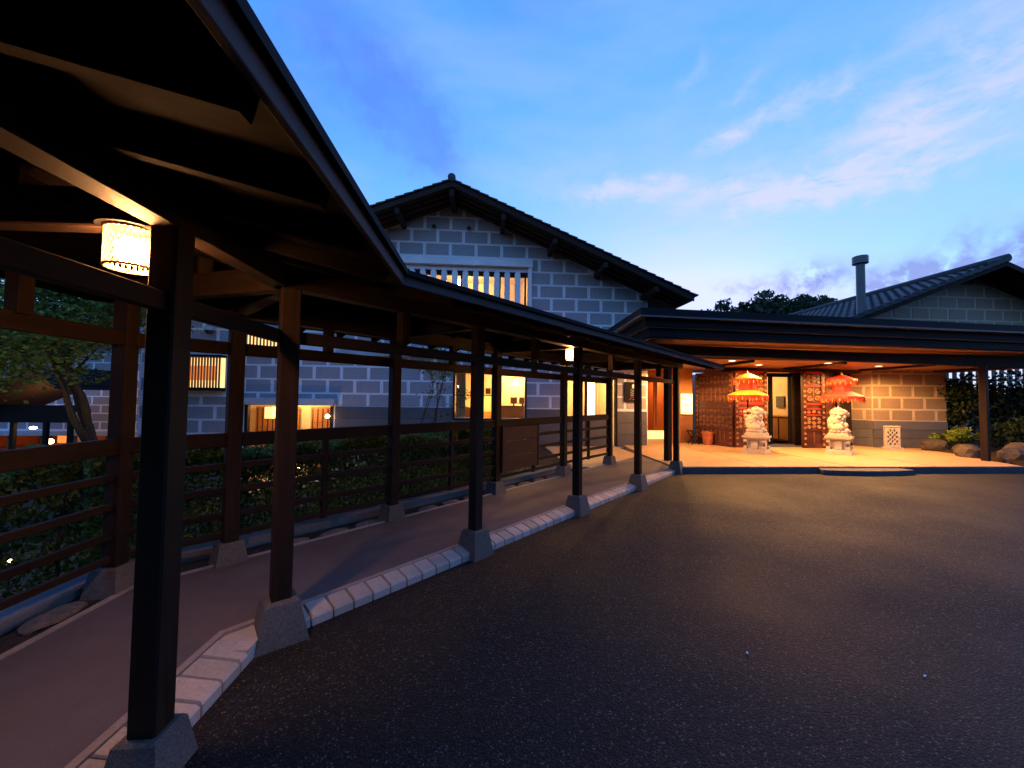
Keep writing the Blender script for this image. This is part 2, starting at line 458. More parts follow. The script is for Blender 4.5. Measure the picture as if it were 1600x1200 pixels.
# leaves: many small bent faces
def leaf_mesh(name, pts, size, mat, flat=0.0, aspect=.55):
    pts = np.asarray(pts); n = len(pts)
    a = rng.normal(size=(n, 3)); a[:, 2] *= (1-flat*.8); a /= np.linalg.norm(a, axis=1)[:, None]
    b_ = rng.normal(size=(n, 3)); b_[:, 2] *= (1-flat*.8); b_ -= (b_*a).sum(1)[:, None]*a; b_ /= np.linalg.norm(b_, axis=1)[:, None]
    s_ = (size*rng.uniform(.6, 1.35, n))[:, None]
    c = np.cross(a, b_)
    V = np.empty((n, 4, 3))
    V[:, 0] = pts - a*s_*.5
    V[:, 1] = pts + b_*s_*aspect*.5 + c*s_*.10
    V[:, 2] = pts + a*s_*.5 - c*s_*.06
    V[:, 3] = pts - b_*s_*aspect*.5 + c*s_*.10
    me = bpy.data.meshes.new(name)
    me.vertices.add(n*4); me.vertices.foreach_set('co', V.reshape(-1))
    me.loops.add(n*4); me.loops.foreach_set('vertex_index', np.arange(n*4, dtype=np.int32))
    me.polygons.add(n); me.polygons.foreach_set('loop_start', np.arange(n, dtype=np.int32)*4); me.polygons.foreach_set('loop_total', np.full(n, 4, dtype=np.int32))
    me.update(calc_edges=True); me.validate()
    me.materials.append(MATS[mat])
    return me
def foliage(name, pts, size, mat, parent, flat=0.0, aspect=.55):
    o0 = np.asarray(pts).mean(0); me = leaf_mesh(name, np.asarray(pts)-o0, size, mat, flat, aspect)
    o = reg(bpy.data.objects.new(name, me), T(*o0), parent); o['kind'] = 'stuff'
    return o
def clumps(n_cl, per, centre, rad, cr, bias=.55):
    out = []
    for i in range(n_cl):
        d = rng.normal(size=3); d /= np.linalg.norm(d)
        k = rng.uniform(bias, 1.0)
        c = np.array(centre) + d*np.array(rad)*k
        r_ = cr*rng.uniform(.6, 1.3)
        q = rng.normal(size=(per, 3)); q /= np.linalg.norm(q, axis=1)[:, None]
        q *= (rng.uniform(.3, 1.0, per)**.5)[:, None]
        out.append(c + q*np.array([r_, r_, r_*.6]))
    return np.concatenate(out)

# ================================================================ GROUND
def bend(d):       # bend vertex of a line d metres to the driveway side of the walkway's ridge line
    return (-2.08+d, 2.94-.41421*d)
def s2pt(c, s):    # point on the second walkway run: line y = x + c, s metres along it
    return ((s*1.41421-c)/2, (s*1.41421+c)/2)

ground = MB().prism([(-300, -300), (300, -300), (300, 300), (-300, 300)], -2.2, -1.2)
structure('ground', ground, 'soil', origin=(0, 0, 0))
drv = MB().prism([(-1.38, -30), (60, -30), (60, 40), (5.3, 40), (5.3, 12.0), (4.25, 12.0), (4.25, 8.26), (-1.38, 2.62)], -1.0, 0.0)
structure('driveway', drv, 'asphalt', origin=(0, 0, 0))
walk = MB().prism([(-2.68, -12), (-1.655, -12), (-1.655, 2.615), (4.2, 8.47), (4.2, 10.1), (-2.68, 3.22)], -.9, .10)
structure('walkway', walk, 'walk_concrete', origin=(0, 0, 0))
side = MB().prism([(4.2, 10.11), (4.2, 12.06), (1.9, 12.06), (1.9, 7.81)], -.9, .092)
structure('side_paving', side, 'porch_stone', origin=(0, 0, 0))
# gravel bed, kerb and bank on the garden side
bed = MB().prism([(-3.0, -12), (-2.73, -12), (-2.73, 3.20), (1.89, 7.82), (1.89, 8.28), (-3.0, 3.39)], -.9, .075)
structure('planting_strip', bed, 'soil', origin=(0, 0, 0))
kb = MB().prism([(-3.2, -12), (-3.004, -12), (-3.004, 3.39), (1.88, 8.275), (1.88, 8.553), (-3.2, 3.473)], -.9, .16)
structure('garden_kerb', kb, 'kerb_concrete', origin=(0, 0, 0))
strip = MB().prism([(-2.726, -12), (-2.684, -12), (-2.684, 3.219), (4.19, 10.093), (4.19, 10.152), (-2.726, 3.236)], -.2, .108)
structure('border_strip', strip, 'edge_strip', origin=(0, 0, 0))
bank = MB()
bank.add([(-3.204, -12, .13), (-3.204, 3.475, .13), (1.87, 8.55, .13), (1.87, 11.9, .05), (-.2, 11.9, -.2), (-4.2, 7.5, -.35), (-5.6, 4.4, -.9), (-5.6, -12, -.9),
          (-8.5, -12, -1.19), (-8.5, 6, -1.19), (-6.5, 11.9, -1.19)],
         [(0, 1, 6, 7), (1, 2, 5, 6), (2, 3, 4, 5), (7, 6, 9, 8), (6, 5, 10, 9), (5, 4, 10)])
structure('garden_bank', bank, 'soil', origin=(0, 0, 0))

# added unseen slope behind the camera, blocking low sky light from the foreground
hb = MB(); nx_, ny_ = 40, 14
hv = []
for j in range(ny_+1):
    for i in range(nx_+1):
        x = -70+140*i/nx_; tt = j/ny_
        y = -8.5-.004*x*x*0-18*tt
        hv.append((x+random.uniform(-.8, .8), y+random.uniform(-.4, .4), -1.0+12*(tt*tt*(3-2*tt))*(1+.12*math.sin(x*.21))+(random.uniform(-.3, .6) if j else 0)))
hb.add(hv, [(j*(nx_+1)+i, j*(nx_+1)+i+1, (j+1)*(nx_+1)+i+1, (j+1)*(nx_+1)+i) for j in range(ny_) for i in range(nx_)])
structure('sky_blocker_slope', hb, 'blocker_green', origin=(0, 0, 0))
# cream edge tiles
edge = MB()
edge.prism([(-1.655, -6), (-1.612, -6), (-1.612, 2.59), (4.2, 8.402), (4.2, 8.462), (-1.655, 2.607)], -.3, .104)
edging = structure('tile_edging', edge, 'edge_strip', origin=(0, 0, 0))
tm = MB()
L, ww, hh, c_ = .141, .228, .13, .008
tm.add([(-ww/2, -L/2, -.04), (ww/2, -L/2, -.04), (ww/2, L/2, -.04), (-ww/2, L/2, -.04),
        (-ww/2, -L/2, hh-c_), (ww/2, -L/2, hh-.05), (ww/2, L/2, hh-.05), (-ww/2, L/2, hh-c_),
        (-ww/2+c_, -L/2+c_/2, hh), (ww/2-.015, -L/2+c_/2, hh-.032), (ww/2-.015, L/2-c_/2, hh-.032), (-ww/2+c_, L/2-c_/2, hh)],
       [(3, 2, 1, 0), (0, 1, 5, 4), (1, 2, 6, 5), (2, 3, 7, 6), (3, 0, 4, 7), (4, 5, 9, 8), (5, 6, 10, 9), (6, 7, 11, 10), (7, 4, 8, 11), (8, 9, 10, 11)])
tile_me = tm.mesh('tile', 'edge_tile')
zt = -.028
y = -1.4
while y < 2.5:
    reg(bpy.data.objects.new('tile', tile_me), T(-1.495, y, zt+random.uniform(-.002, .002)) @ Matrix.Rotation(random.uniform(-.008, .008), 4, 'Z'), edging); y += .154
s = (2*(-1.495)+4.155)/1.41421 + .10
while s < 8.72:
    x, yy = s2pt(4.092, s)
    reg(bpy.data.objects.new('tile', tile_me), T(x, yy, zt+random.uniform(-.002, .002)) @ Matrix.Rotation(R(-45)+random.uniform(-.008, .008), 4, 'Z') @ Matrix.Diagonal((.64, 1, 1, 1)), edging); s += .154
corner = MB().prism([(-1.612, 2.44), (-1.382, 2.44), (-1.382, 2.61), (-1.33, 2.665), (-1.49, 2.82), (-1.612, 2.69)], -.06, .085)
corner.build('tile', 'edge_tile', edging)

# flat border rocks between walk and garden kerb
def rock(name, c, r, sq, parent=None, mat='rock', sub=2, jit=.10):
    mb = MB().ico((0, 0, 0), r, sub, sq, jit)
    me = mb.mesh(name, mat, False)
    return reg(bpy.data.objects.new(name, me), T(*c) @ Matrix.Rotation(random.uniform(0, 6), 4, 'Z'), parent)
rk_where = ['left of the nearest post', 'near the outer bend of the walkway', 'under the railing before the bend post']
spots = [(-2.86, 2.35), (-2.87, 2.86), (-2.86, 1.75)]
for (x, yy), wh in zip(spots, rk_where):
    o = rock('border_stone', (x, yy, .09), .13, (.8, 1.5, .32), mat='flat_rock'); tag(o, 'flat brown border stone beside the path, '+wh, 'stone', 'border stones along the path')
ORD = 'first second third fourth fifth sixth seventh eighth ninth tenth eleventh twelfth thirteenth fourteenth fifteenth sixteenth'.split(); nst = 0
for k, s in enumerate(np.arange(1.55, 7.6, .42)):
    if min(abs(s-q) for q in (1.0, 2.7, 4.45, 6.45)) < .22: continue
    x, yy = s2pt(6.08, s)
    o = rock('border_stone', (x+random.uniform(-.03, .03), yy, .085), .11, (1.5, .8, .35), mat='flat_rock')
    o.rotation_euler = (0, 0, R(45)+random.uniform(-.2, .2))
    tag(o, ORD[nst]+' small flat border stone counted from the bend, between path and garden kerb', 'stone', 'border stones along the path'); nst += 1

# ================================================================ COVERED WALKWAY
P = [(-1.385, 1.775), (-1.34, 2.71), (-.08, 4.00), (1.31, 5.36), (2.77, 6.80), (4.23, 8.25)]
B = [(-2.83, 3.22), (-2.29, 3.70), (-1.12, 4.87), (.19, 6.15), (1.56, 7.53), (2.93, 8.87)]
cw = thing('covered_walkway', 'dark timber roofed walkway on square posts leading to the entrance porch', 'walkway', (-1.34, 2.71, 0))
def post(p, side, rz, top=2.46, base=True, zb=0.0, bs=.145, bt=.095, bh=.26):
    z0 = zb+bh
    o = beam('post', (p[0], p[1], z0-.02), (p[0], p[1], top), side, side, 'dark_wood', cw, .008, rz)
    mb = MB().frus((0, 0), bs, bt, -.25, 0.0-.012).frus((0, 0), bt, bt-.012, -.012, 0)
    mb = MB()
    k = bs + (bs-bt)*.1
    mb.frus((0, 0), k, bt, -bh-.05, -.012).frus((0, 0), bt, bt-.012, -.012, 0.0)
    reg(bpy.data.objects.new('stone_base', mb.mesh('stone_base', 'granite')), T(p[0], p[1], z0) @ Matrix.Rotation(rz+random.uniform(-.02, .02), 4, 'Z'), o)
    return o
post(P[0], .112, 0, bs=.12, bt=.085, bh=.19)
post(P[1], .118, R(35), bs=.155, bt=.10)
for p in P[2:]: post(p, .108, R(45))
for i, p in enumerate(B): post(p, .115, 0 if i == 0 else R(45), zb=.06, bh=.22, bs=.13)
post((-2.83, 1.30), .115, 0, zb=.06, bh=.22); post((-1.36, -.6), .13, 0); post((-2.83, -.6), .115, 0, zb=.06, bh=.22)
# long beams and ties
bo, bi = bend(.70), bend(-.72)
def longbeams(d, z, wd, ht, name, send, mat='dark_wood'):
    b0 = bend(d); c = b0[1]-b0[0]
    beam(name, (b0[0], -4, z), (b0[0], b0[1]+.03, z), wd, ht, mat, cw)
    e = s2pt(c, send)
    beam(name, (b0[0]-.02, b0[1]-.02, z), (e[0], e[1], z), wd, ht, mat, cw)
longbeams(.70, 2.395, .12, .15, 'eave_beam', 9.15)
longbeams(-.73, 2.395, .12, .15, 'eave_beam', 9.0)
longbeams(.70, 1.995, .045, .085, 'tie_beam', 8.95)
longbeams(-.73, 2.025, .045, .115, 'tie_beam', 8.40)
longbeams(0.0, 2.66, .10, .11, 'ridge_beam', 9.05)
pairs = [(P[1], B[1]), (P[2], B[2]), (P[3], B[3]), (P[4], B[4]), (P[5], (P[5][0]-1.02, P[5][1]+1.02)), (P[1], B[0]), (P[0], (-2.83, 1.80)), ((-1.36, .2), (-2.83, .2)), ((-1.36, -1.5), (-2.83, -1.5))]
for a, b_ in pairs:
    beam('cross_beam', (a[0], a[1], 2.40), (b_[0], b_[1], 2.40), .09, .17, 'dark_wood', cw)
    m_ = ((a[0]+b_[0])/2, (a[1]+b_[1])/2)
    beam('strut', (m_[0], m_[1], 2.48), (m_[0], m_[1], 2.62), .09, .09, 'dark_wood', cw, .006, R(45))
# short struts between tie and beam
for p, rz in [((-2.81, 2.50), 0), ((-2.81, .6), 0), ((-1.38, .9), 0)] + [(((a[0]+b_[0])/2, (a[1]+b_[1])/2), R(45)) for a, b_ in list(zip(P[1:-1], P[2:])) + list(zip(B[1:-1], B[2:]))]:
    beam('strut', (p[0], p[1], 2.07), (p[0], p[1], 2.325), .085, .085, 'dark_wood', cw, .005, rz)
# rafters
OUT, BACK = 1.57, -1.25
def zr(d): return 2.683 - .243*abs(d)      # underside of the roof boards
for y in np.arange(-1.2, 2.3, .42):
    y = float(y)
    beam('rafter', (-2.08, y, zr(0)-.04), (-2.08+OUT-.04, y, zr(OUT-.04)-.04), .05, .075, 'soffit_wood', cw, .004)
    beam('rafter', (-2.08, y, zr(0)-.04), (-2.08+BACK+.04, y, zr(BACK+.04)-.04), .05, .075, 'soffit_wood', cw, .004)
for s in np.arange(1.25, 9.0, .46):
    s = float(s)
    a = s2pt(5.02, s); k = .70711
    o0 = OUT-.04
    sb = (sum(bend(o0)))/1.41421
    if s > sb+.1:
        beam('rafter', (a[0], a[1], zr(0)-.04), (a[0]+k*o0, a[1]-k*o0, zr(o0)-.04), .05, .075, 'soffit_wood', cw, .004)
    o1 = BACK+.04
    if s > .8: beam('rafter', (a[0], a[1], zr(0)-.04), (a[0]+k*o1, a[1]-k*o1, zr(o1)-.04), .05, .075, 'soffit_wood', cw, .004)
# roof decks with covering
SE = 9.12
def deck(dA, dB, first):
    a0, b0 = bend(dA), bend(dB)
    if first: q = [(a0[0], -4), (b0[0], -4), b0, a0]
    else:
        ea, eb = s2pt(a0[1]-a0[0], SE), s2pt(b0[1]-b0[0], SE); q = [a0, b0, eb, ea]
    zz = [zr(dA), zr(dB), zr(dB), zr(dA)]
    lo = [(x, y, z+.001) for (x, y), z in zip(q, zz)]
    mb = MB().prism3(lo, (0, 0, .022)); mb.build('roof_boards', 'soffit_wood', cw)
    ov = .05 if dB > 0 else -.05
    b1 = bend(dB+ov)
    if first: q2 = [(a0[0], -4), (b1[0], -4), b1, a0]
    else: q2 = [a0, b1, s2pt(b1[1]-b1[0], SE+.04), s2pt(a0[1]-a0[0], SE+.04)]
    z2 = [zr(dA)+.025, zr(dB+ov)+.025, zr(dB+ov)+.025, zr(dA)+.025]
    MB().prism3([(x, y, z) for (x, y), z in zip(q2, z2)], (0, 0, .032)).build('roofing', 'roofing', cw)
for dB in (OUT, BACK):
    deck(0, dB, True); deck(0, dB, False)
fa = bend(OUT+.012); fc = fa[1]-fa[0]; fe = s2pt(fc, SE)
beam('fascia', (fa[0], -4, zr(OUT)-.010), (fa[0], fa[1]+.01, zr(OUT)-.010), .024, .068, 'grey_fascia', cw, .003)
beam('fascia', (fa[0]-.006, fa[1]-.006, zr(OUT)-.010), (fe[0], fe[1], zr(OUT)-.010), .024, .068, 'grey_fascia', cw, .003)

# ---- railing
rl = thing('wooden_railing', 'dark wooden railing of horizontal rails along the garden side of the walkway', 'railing', (-2.83, 3.22, 0))
def bay(a, b_):
    a = Vector((*a, 0)); b_ = Vector((*b_, 0)); d = (b_-a).normalized()
    a2, b2 = a+d*.05, b_-d*.05
    for z, ht, wd in ((1.19, .125, .06), (.955, .055, .04), (.735, .055, .04), (.515, .055, .04), (.34, .05, .04)):
        beam('rail', (a2.x, a2.y, z), (b2.x, b2.y, z), wd, ht, 'dark_wood', rl, .005)
    if (b_-a).length > 1.0:
        m_ = (a+b_)/2
        beam('baluster', (m_.x, m_.y, .30), (m_.x, m_.y, 1.13), .05, .055, 'dark_wood', rl, .004, math.atan2(d.y, d.x))
for a, b_ in zip(B[:-1], B[1:]): bay(a, b_)
bay((-2.83, 1.30), B[0]); bay((-2.83, -.6), (-2.83, 1.30))

# dark board fixed to the railing
pb = thing('wooden_board', 'plain dark wooden board hung on the railing between two back posts', 'board', (.60, 6.42, .5))
a, b_ = Vector((.29, 6.13, 0)), Vector((.95, 6.79, 0))
for i in range(3):
    z = .55+.235*i
    beam('plank', (a.x, a.y, z), (b_.x, b_.y, z), .022, .228, 'board_wood', pb, .004)
for q in (a, b_): beam('batten', (q.x, q.y, .43), (q.x, q.y, 1.16), .04, .035, 'board_wood', pb, .004, R(45))

# ---- lanterns
def lantern(loc, label, hang_from):
    x, y, z = loc
    ln = thing('lantern', label, 'lantern', (x, y, z), 'walkway lanterns')
    r, h = .086, .165
    sh = MB()
    nn = 28
    for sgn in (1, -1):
        for k in range(nn):
            pts = []
            for i in range(8):
                q = 2*math.pi*k/nn + sgn*i*.115; pts.append((x+r*math.cos(q), y+r*math.sin(q), z+h*i/7))
            sh.tube(pts, .0032, 4)
    shade = sh.build('lamp_shade', 'shade_glow', ln)
    for zz in (z, z+h):
        MB().tube([(x+r*math.cos(i*math.pi/14), y+r*math.sin(i*math.pi/14), zz) for i in range(29)], .006, 6).build('rim', 'rattan', ln)
    MB().cyl((x, y, z+h+.004), (x, y, z+h+.016), r+.03, r+.01, 24).build('cap', 'dark_metal', ln)
    hx, hy, hz = hang_from
    MB().tube([(x, y, z+h+.018), (x, y, hz), (hx, hy, hz)], .008, 6).build('bracket', 'dark_metal', ln)
    MB().lathe([(.001, .02), (.032, .025), (.05, .045), (.05, .10), (.034, .125), (.001, .13)], (x, y, z), 16).build('bulb', 'bulb', ln, smooth=True)
    return ln
lantern((-1.565, 1.785, 2.15), 'glowing woven lantern hanging beside the nearest thick post', (-1.43, 1.785, 2.42))
lantern((1.245, 5.46, 2.165), 'glowing woven lantern on the fourth front post, in the middle of the walkway', (1.29, 5.40, 2.42))

# ================================================================ GABLE HOUSE
gh = thing('gable_house', 'large gabled house clad in grey block tiles with a white slatted upper window', 'building', (-2.4, 12.1, -1.2))
RX, RZ, SR, SL = -1.05, 7.90, .432, .400
def roofz(x): return RZ - (SR*(x-RX) if x > RX else SL*(RX-x))
YW = 12.1
def wall_sheet(poly, openings, origin, U, N, thick, name, mat, parent):
    """upright wall from a polygon in (u, z) with rectangular openings"""
    bm = bmesh.new()
    bm.faces.new([bm.verts.new((u, 0, z)) for u, z in poly])
    cuts = set()
    for x0, x1, z0, z1 in openings: cuts |= {('x', x0), ('x', x1), ('z', z0), ('z', z1)}
    for ax, v_ in sorted(cuts):
        co = (v_, 0, 0) if ax == 'x' else (0, 0, v_); no = (1, 0, 0) if ax == 'x' else (0, 0, 1)
        bmesh.ops.bisect_plane(bm, geom=bm.verts[:]+bm.edges[:]+bm.faces[:], plane_co=co, plane_no=no)
    kill = []
    for f in bm.faces:
        c = f.calc_center_median()
        if any(x0 < c.x < x1 and z0 < c.z < z1 for x0, x1, z0, z1 in openings): kill.append(f)
    bmesh.ops.delete(bm, geom=kill, context='FACES')
    r_ = bmesh.ops.extrude_face_region(bm, geom=bm.faces[:])
    bmesh.ops.translate(bm, verts=[g for g in r_['geom'] if isinstance(g, bmesh.types.BMVert)], vec=(0, thick, 0))
    bmesh.ops.recalc_face_normals(bm, faces=bm.faces)
    me = bpy.data.meshes.new(name); bm.to_mesh(me); bm.free(); me.materials.append(MATS[mat])
    X = Vector((U[0], U[1], 0)); Y = Vector((-N[0], -N[1], 0))
    M = Matrix(((X.x, Y.x, 0, origin[0]), (X.y, Y.y, 0, origin[1]), (0, 0, 1, 0), (0, 0, 0, 1)))
    return reg(bpy.data.objects.new(name, me), M, parent), M

def clip_poly(poly, clip):
    def inside(p, a, b_): return (b_[0]-a[0])*(p[1]-a[1]) - (b_[1]-a[1])*(p[0]-a[0]) >= -1e-9
    def inter(p, q, a, b_):
        x1, y1, x2, y2, x3, y3, x4, y4 = *p, *q, *a, *b_
        den = (x1-x2)*(y3-y4)-(y1-y2)*(x3-x4)
        tt = ((x1-x3)*(y3-y4)-(y1-y3)*(x3-x4))/den
        return (x1+tt*(x2-x1), y1+tt*(y2-y1))
    out = poly
    for i in range(len(clip)):
        a, b_ = clip[i], clip[(i+1) % len(clip)]
        src, out = out, []
        for j in range(len(src)):
            p, q = src[j-1], src[j]
            if inside(q, a, b_):
                if not inside(p, a, b_): out.append(inter(p, q, a, b_))
                out.append(q)
            elif inside(p, a, b_): out.append(inter(p, q, a, b_))
        if not out: return []
    return out
BLK = {}
def blocks(region, openings, courses, period, jx, jz, M, mat, parent, urange):
    """courses: list of (z0, z1, phase of the vertical joints)"""
    for z0, z1, ph in courses:
        k0 = math.floor((urange[0]-ph)/period)
        for k in range(k0, math.ceil((urange[1]-ph)/period)):
            rects = [(ph+k*period+jx/2, ph+(k+1)*period-jx/2, z0+jz/2, z1-jz/2)]
            for o0, o1, p0, p1 in openings:
                nr = []
                for a, b_, c, d in rects:
                    if b_ <= o0 or a >= o1 or d <= p0 or c >= p1: nr.append((a, b_, c, d)); continue
                    if a < o0: nr.append((a, o0-.03, c, d))
                    if b_ > o1: nr.append((o1+.03, b_, c, d))
                    if c < p0: nr.append((max(a, o0-.03), min(b_, o1+.03), c, p0-.02))
                    if d > p1: nr.append((max(a, o0-.03), min(b_, o1+.03), p1+.02, d))
                rects = nr
            for a, b_, c, d in rects:
                if b_-a < .06 or d-c < .05: continue
                pl = clip_poly([(a, c), (b_, c), (b_, d), (a, d)], region)
                if len(pl) < 3: continue
                ar = abs(sum(pl[i-1][0]*pl[i][1]-pl[i][0]*pl[i-1][1] for i in range(len(pl))))/2
                if ar < .012: continue
                ou, oz = (a+b_)/2, (c+d)/2
                key = (mat, tuple((round(p[0]-ou, 3), round(p[1]-oz, 3)) for p in pl))
                if key not in BLK:
                    e = .010
                    n = len(pl); cx = sum(p[0] for p in pl)/n; cz = sum(p[1] for p in pl)/n
                    fr_ = [((p[0]-ou)*(1-.012)+(cx-ou)*.012, -e, (p[1]-oz)*(1-.024)+(cz-oz)*.024) for p in pl]
                    bk = [(p[0]-ou, -.002, p[1]-oz) for p in pl]
                    mb = MB().add(bk+fr_, [tuple(range(n, 2*n))]+[(i, (i+1) % n, n+(i+1) % n, n+i) for i in range(n)])
                    me = mb.mesh('wall_block', mat)
                    bm = bmesh.new(); bm.from_mesh(me); bmesh.ops.recalc_face_normals(bm, faces=bm.faces)
                    if sum(f.normal.y for f in bm.faces if abs(f.normal.y) > .9) > 0: bmesh.ops.reverse_faces(bm, faces=bm.faces)
                    bm.to_mesh(me); bm.free(); BLK[key] = me
                reg(bpy.data.objects.new('wall_block', BLK[key]), M @ T(ou, 0, oz), parent)

WIN_UP = (-3.35, 1.31, 4.0, 5.62)
WIN_A = (-.95, 1.26, .96, 2.36)
WIN_B = (2.58, 4.20, .12, 2.22)
DOOR_L = (-7.17, -4.63, -1.0, 1.30)
WIN_L = (-8.95, -7.80, 1.78, 2.74)
WIN_L2 = (-7.30, -5.95, 3.02, 3.55)
opens = [WIN_UP, WIN_A, WIN_B, DOOR_L, WIN_L, WIN_L2]
XL, XR = -10.2, 5.25
under = .20
poly = [(XL, -1.25), (XR, -1.25), (XR, roofz(XR)-under), (RX, RZ-under), (XL, roofz(XL)-under)]
wl_, MW = wall_sheet(poly, opens, (0, YW), (1, 0), (0, -1), .20, 'wall', 'joint_tile', gh)
A_, Bp = 2.08, 1.675
up_c = [(4.395+.416*k, 4.395+.416*(k+1), A_ if k % 2 == 0 else Bp) for k in range(-3, 8)]
lo_c = [(1.68+.415*k, 1.68+.415*(k+1), Bp if k % 2 == 0 else A_) for k in range(-6, 3)]
# upper field
reg_up = [(XL+.05, 3.13), (XR-.05, 3.13), (XR-.05, roofz(XR)-under-.04), (RX, RZ-under-.02), (XL+.05, roofz(XL)-under-.04)]
win_up_big = (-3.45, 1.42, 3.9, 5.98)
blocks(reg_up, [win_up_big, WIN_L2], up_c, .81, .095, .058, MW, 'block_tile', gh, (XL, XR))
# lower field (right of the low doors it stops at the dark dado)
reg_lo = [(-4.5, 1.30), (XR-.05, 1.30), (XR-.05, 2.80), (-4.5, 2.80)]
blocks(reg_lo, [WIN_A, WIN_B, (DOOR_L[0]-.1, DOOR_L[1]+.1, -1, 1.5)], lo_c, .81, .095, .058, MW, 'block_tile', gh, (-4.5, XR))
reg_lo2 = [(XL+.05, .07), (-4.5, .07), (-4.5, 2.80), (XL+.05, 2.80)]
blocks(reg_lo2, [(DOOR_L[0]-.1, DOOR_L[1]+.1, -1.2, 1.5), (WIN_L[0]-.05, WIN_L[1]+.05, 1.55, 2.95)], lo_c, .81, .095, .058, MW, 'block_tile', gh, (XL, -4.45))
# dado boards
def dado(x0, x1, z0, z1, n, y=YW, parent=gh):
    h = (z1-z0)/n
    for i in range(n):
        MB().b6(x0, x1, y-.028, y-.003, z0+h*i+.006, z0+h*(i+1)-.006).build('dado_board', 'dado', parent)
dado(XL+.03, -7.30, -1.22, .05, 4); dado(-4.55, -.99, -1.22, 1.285, 7); dado(-.95, 1.26, -.4, .90, 4); dado(1.30, 2.54, -.1, 1.265, 4); dado(4.24, 5.22, .10, 1.22, 3)
# belt ledge
MB().b6(-4.55, 5.22, YW-.13, YW-.005, 2.84, 3.02).build('ledge', 'ledge_paint', gh)
MB().b6(XL, -7.45, YW-.13, YW-.005, 2.98, 3.14).build('ledge', 'ledge_paint', gh)
# header over the low doorway
MB().b6(-7.32, -4.48, YW-.30, YW-.012, 1.33, 1.50).build('door_header', 'ledge_paint', gh)

# upper slatted window
uw = MB().b6(-3.45, 1.45, YW-.16, YW-.012, 5.755, 5.955).build('window', 'white_paint', gh)
MB().b6(1.32, 1.42, YW-.12, YW-.012, 3.9, 5.75).build('frame', 'white_paint', uw)
MB().b6(-3.45, -3.36, YW-.12, YW-.012, 3.9, 5.75).build('frame', 'white_paint', uw)
MB().b6(-3.45, 1.45, YW-.14, YW-.012, 3.8, 3.895).build('sill', 'white_paint', uw)
sl = MB()
wd_, top_ = .088, .088
prof = [(-wd_, 0), (wd_, 0)] + [(wd_*math.cos(q), 1.62+wd_*.9*math.sin(q)) for q in np.linspace(0, math.pi, 9)]
sl.add([(x, -.022, z) for x, z in prof]+[(x, .022, z) for x, z in prof], [tuple(range(11)), tuple(range(11, 22))[::-1]]+[((i+1) % 11, i, 11+i, 11+(i+1) % 11) for i in range(11)])
slme = sl.mesh('slat', 'white_paint')
for k in range(14):
    reg(bpy.data.objects.new('slat', slme), T(1.309-.33*(k+1), YW-.065, 3.90), uw)
MB().b6(WIN_UP[0], WIN_UP[1], YW+.06, YW+.066, WIN_UP[2], 5.5).build('pane', 'glass', uw)
MB().b6(WIN_UP[0], WIN_UP[1], YW+.03, YW+.10, 5.47, 5.62).build('lintel', 'dark_wood', uw)
for x in (-2.0, -.80, .42, 1.24): MB().b6(x-.03, x+.03, YW+.03, YW+.10, 4.0, 5.47).build('mullion', 'dark_wood', uw)

def room(x0, x1, y0, y1, z0, z1, mat, parent):
    mb = MB()
    v_ = [(x0, y0, z0), (x1, y0, z0), (x1, y1, z0), (x0, y1, z0), (x0, y0, z1), (x1, y0, z1), (x1, y1, z1), (x0, y1, z1)]
    mb.add(v_, [(0, 1, 2, 3), (7, 6, 5, 4), (3, 2, 6, 7), (0, 3, 7, 4), (2, 1, 5, 6)])
    return mb.build('interior', mat, parent, recalc=False)
room(-3.4, 1.40, YW+.205, YW+2.6, 3.9, 6.0, 'plaster', gh)
light('room_light', 'POINT', (-.6, YW+1.2, 5.6), 300, (1.0, .55, .17), gh, shadow_soft_size=.2)
gl_ = thing('globe_lamp', 'round glowing lamp seen behind the upper window slats', 'lamp', (-.80, YW+.35, 5.0))
MB().ico((-.835, YW+.30, 5.33), .12, 3).build('globe', 'globe_glow', gl_, smooth=True)
MB().cyl((-.835, YW+.30, 5.45), (-.835, YW+.30, 5.98), .008).build('cord', 'dark_metal', gl_)

# wide lit window
wa = MB().b6(-.99, 1.30, YW-.04, YW+.10, .90, .955).build('window', 'dark_wood', gh)
MB().b6(-.99, 1.30, YW-.04, YW+.10, 2.365, 2.42).build('frame', 'dark_wood', wa)
MB().b6(-1.0, -.945, YW-.04, YW+.10, .955, 2.365).build('frame', 'dark_wood', wa)
MB().b6(1.262, 1.31, YW-.04, YW+.10, .955, 2.365).build('frame', 'dark_wood', wa)
MB().b6(.20, .25, YW-.01, YW+.08, .955, 2.365).build('mullion', 'dark_wood', wa)
MB().b6(-.945, .20, YW+.0, YW+.06, 1.66, 1.69).build('transom', 'dark_wood', wa)
MB().b6(-.945, 1.262, YW+.065, YW+.07, .955, 2.365).build('pane', 'glass', wa)
room(-1.5, 1.9, YW+.205, YW+3.2, .12, 2.75, 'plaster', gh)
light('room_light', 'POINT', (1.25, YW+2.3, 2.35), 240, (1.0, .66, .26), gh, shadow_soft_size=.2)
light('room_light', 'POINT', (-.2, YW+2.5, 1.5), 70, (1.0, .46, .09), gh, shadow_soft_size=.2)
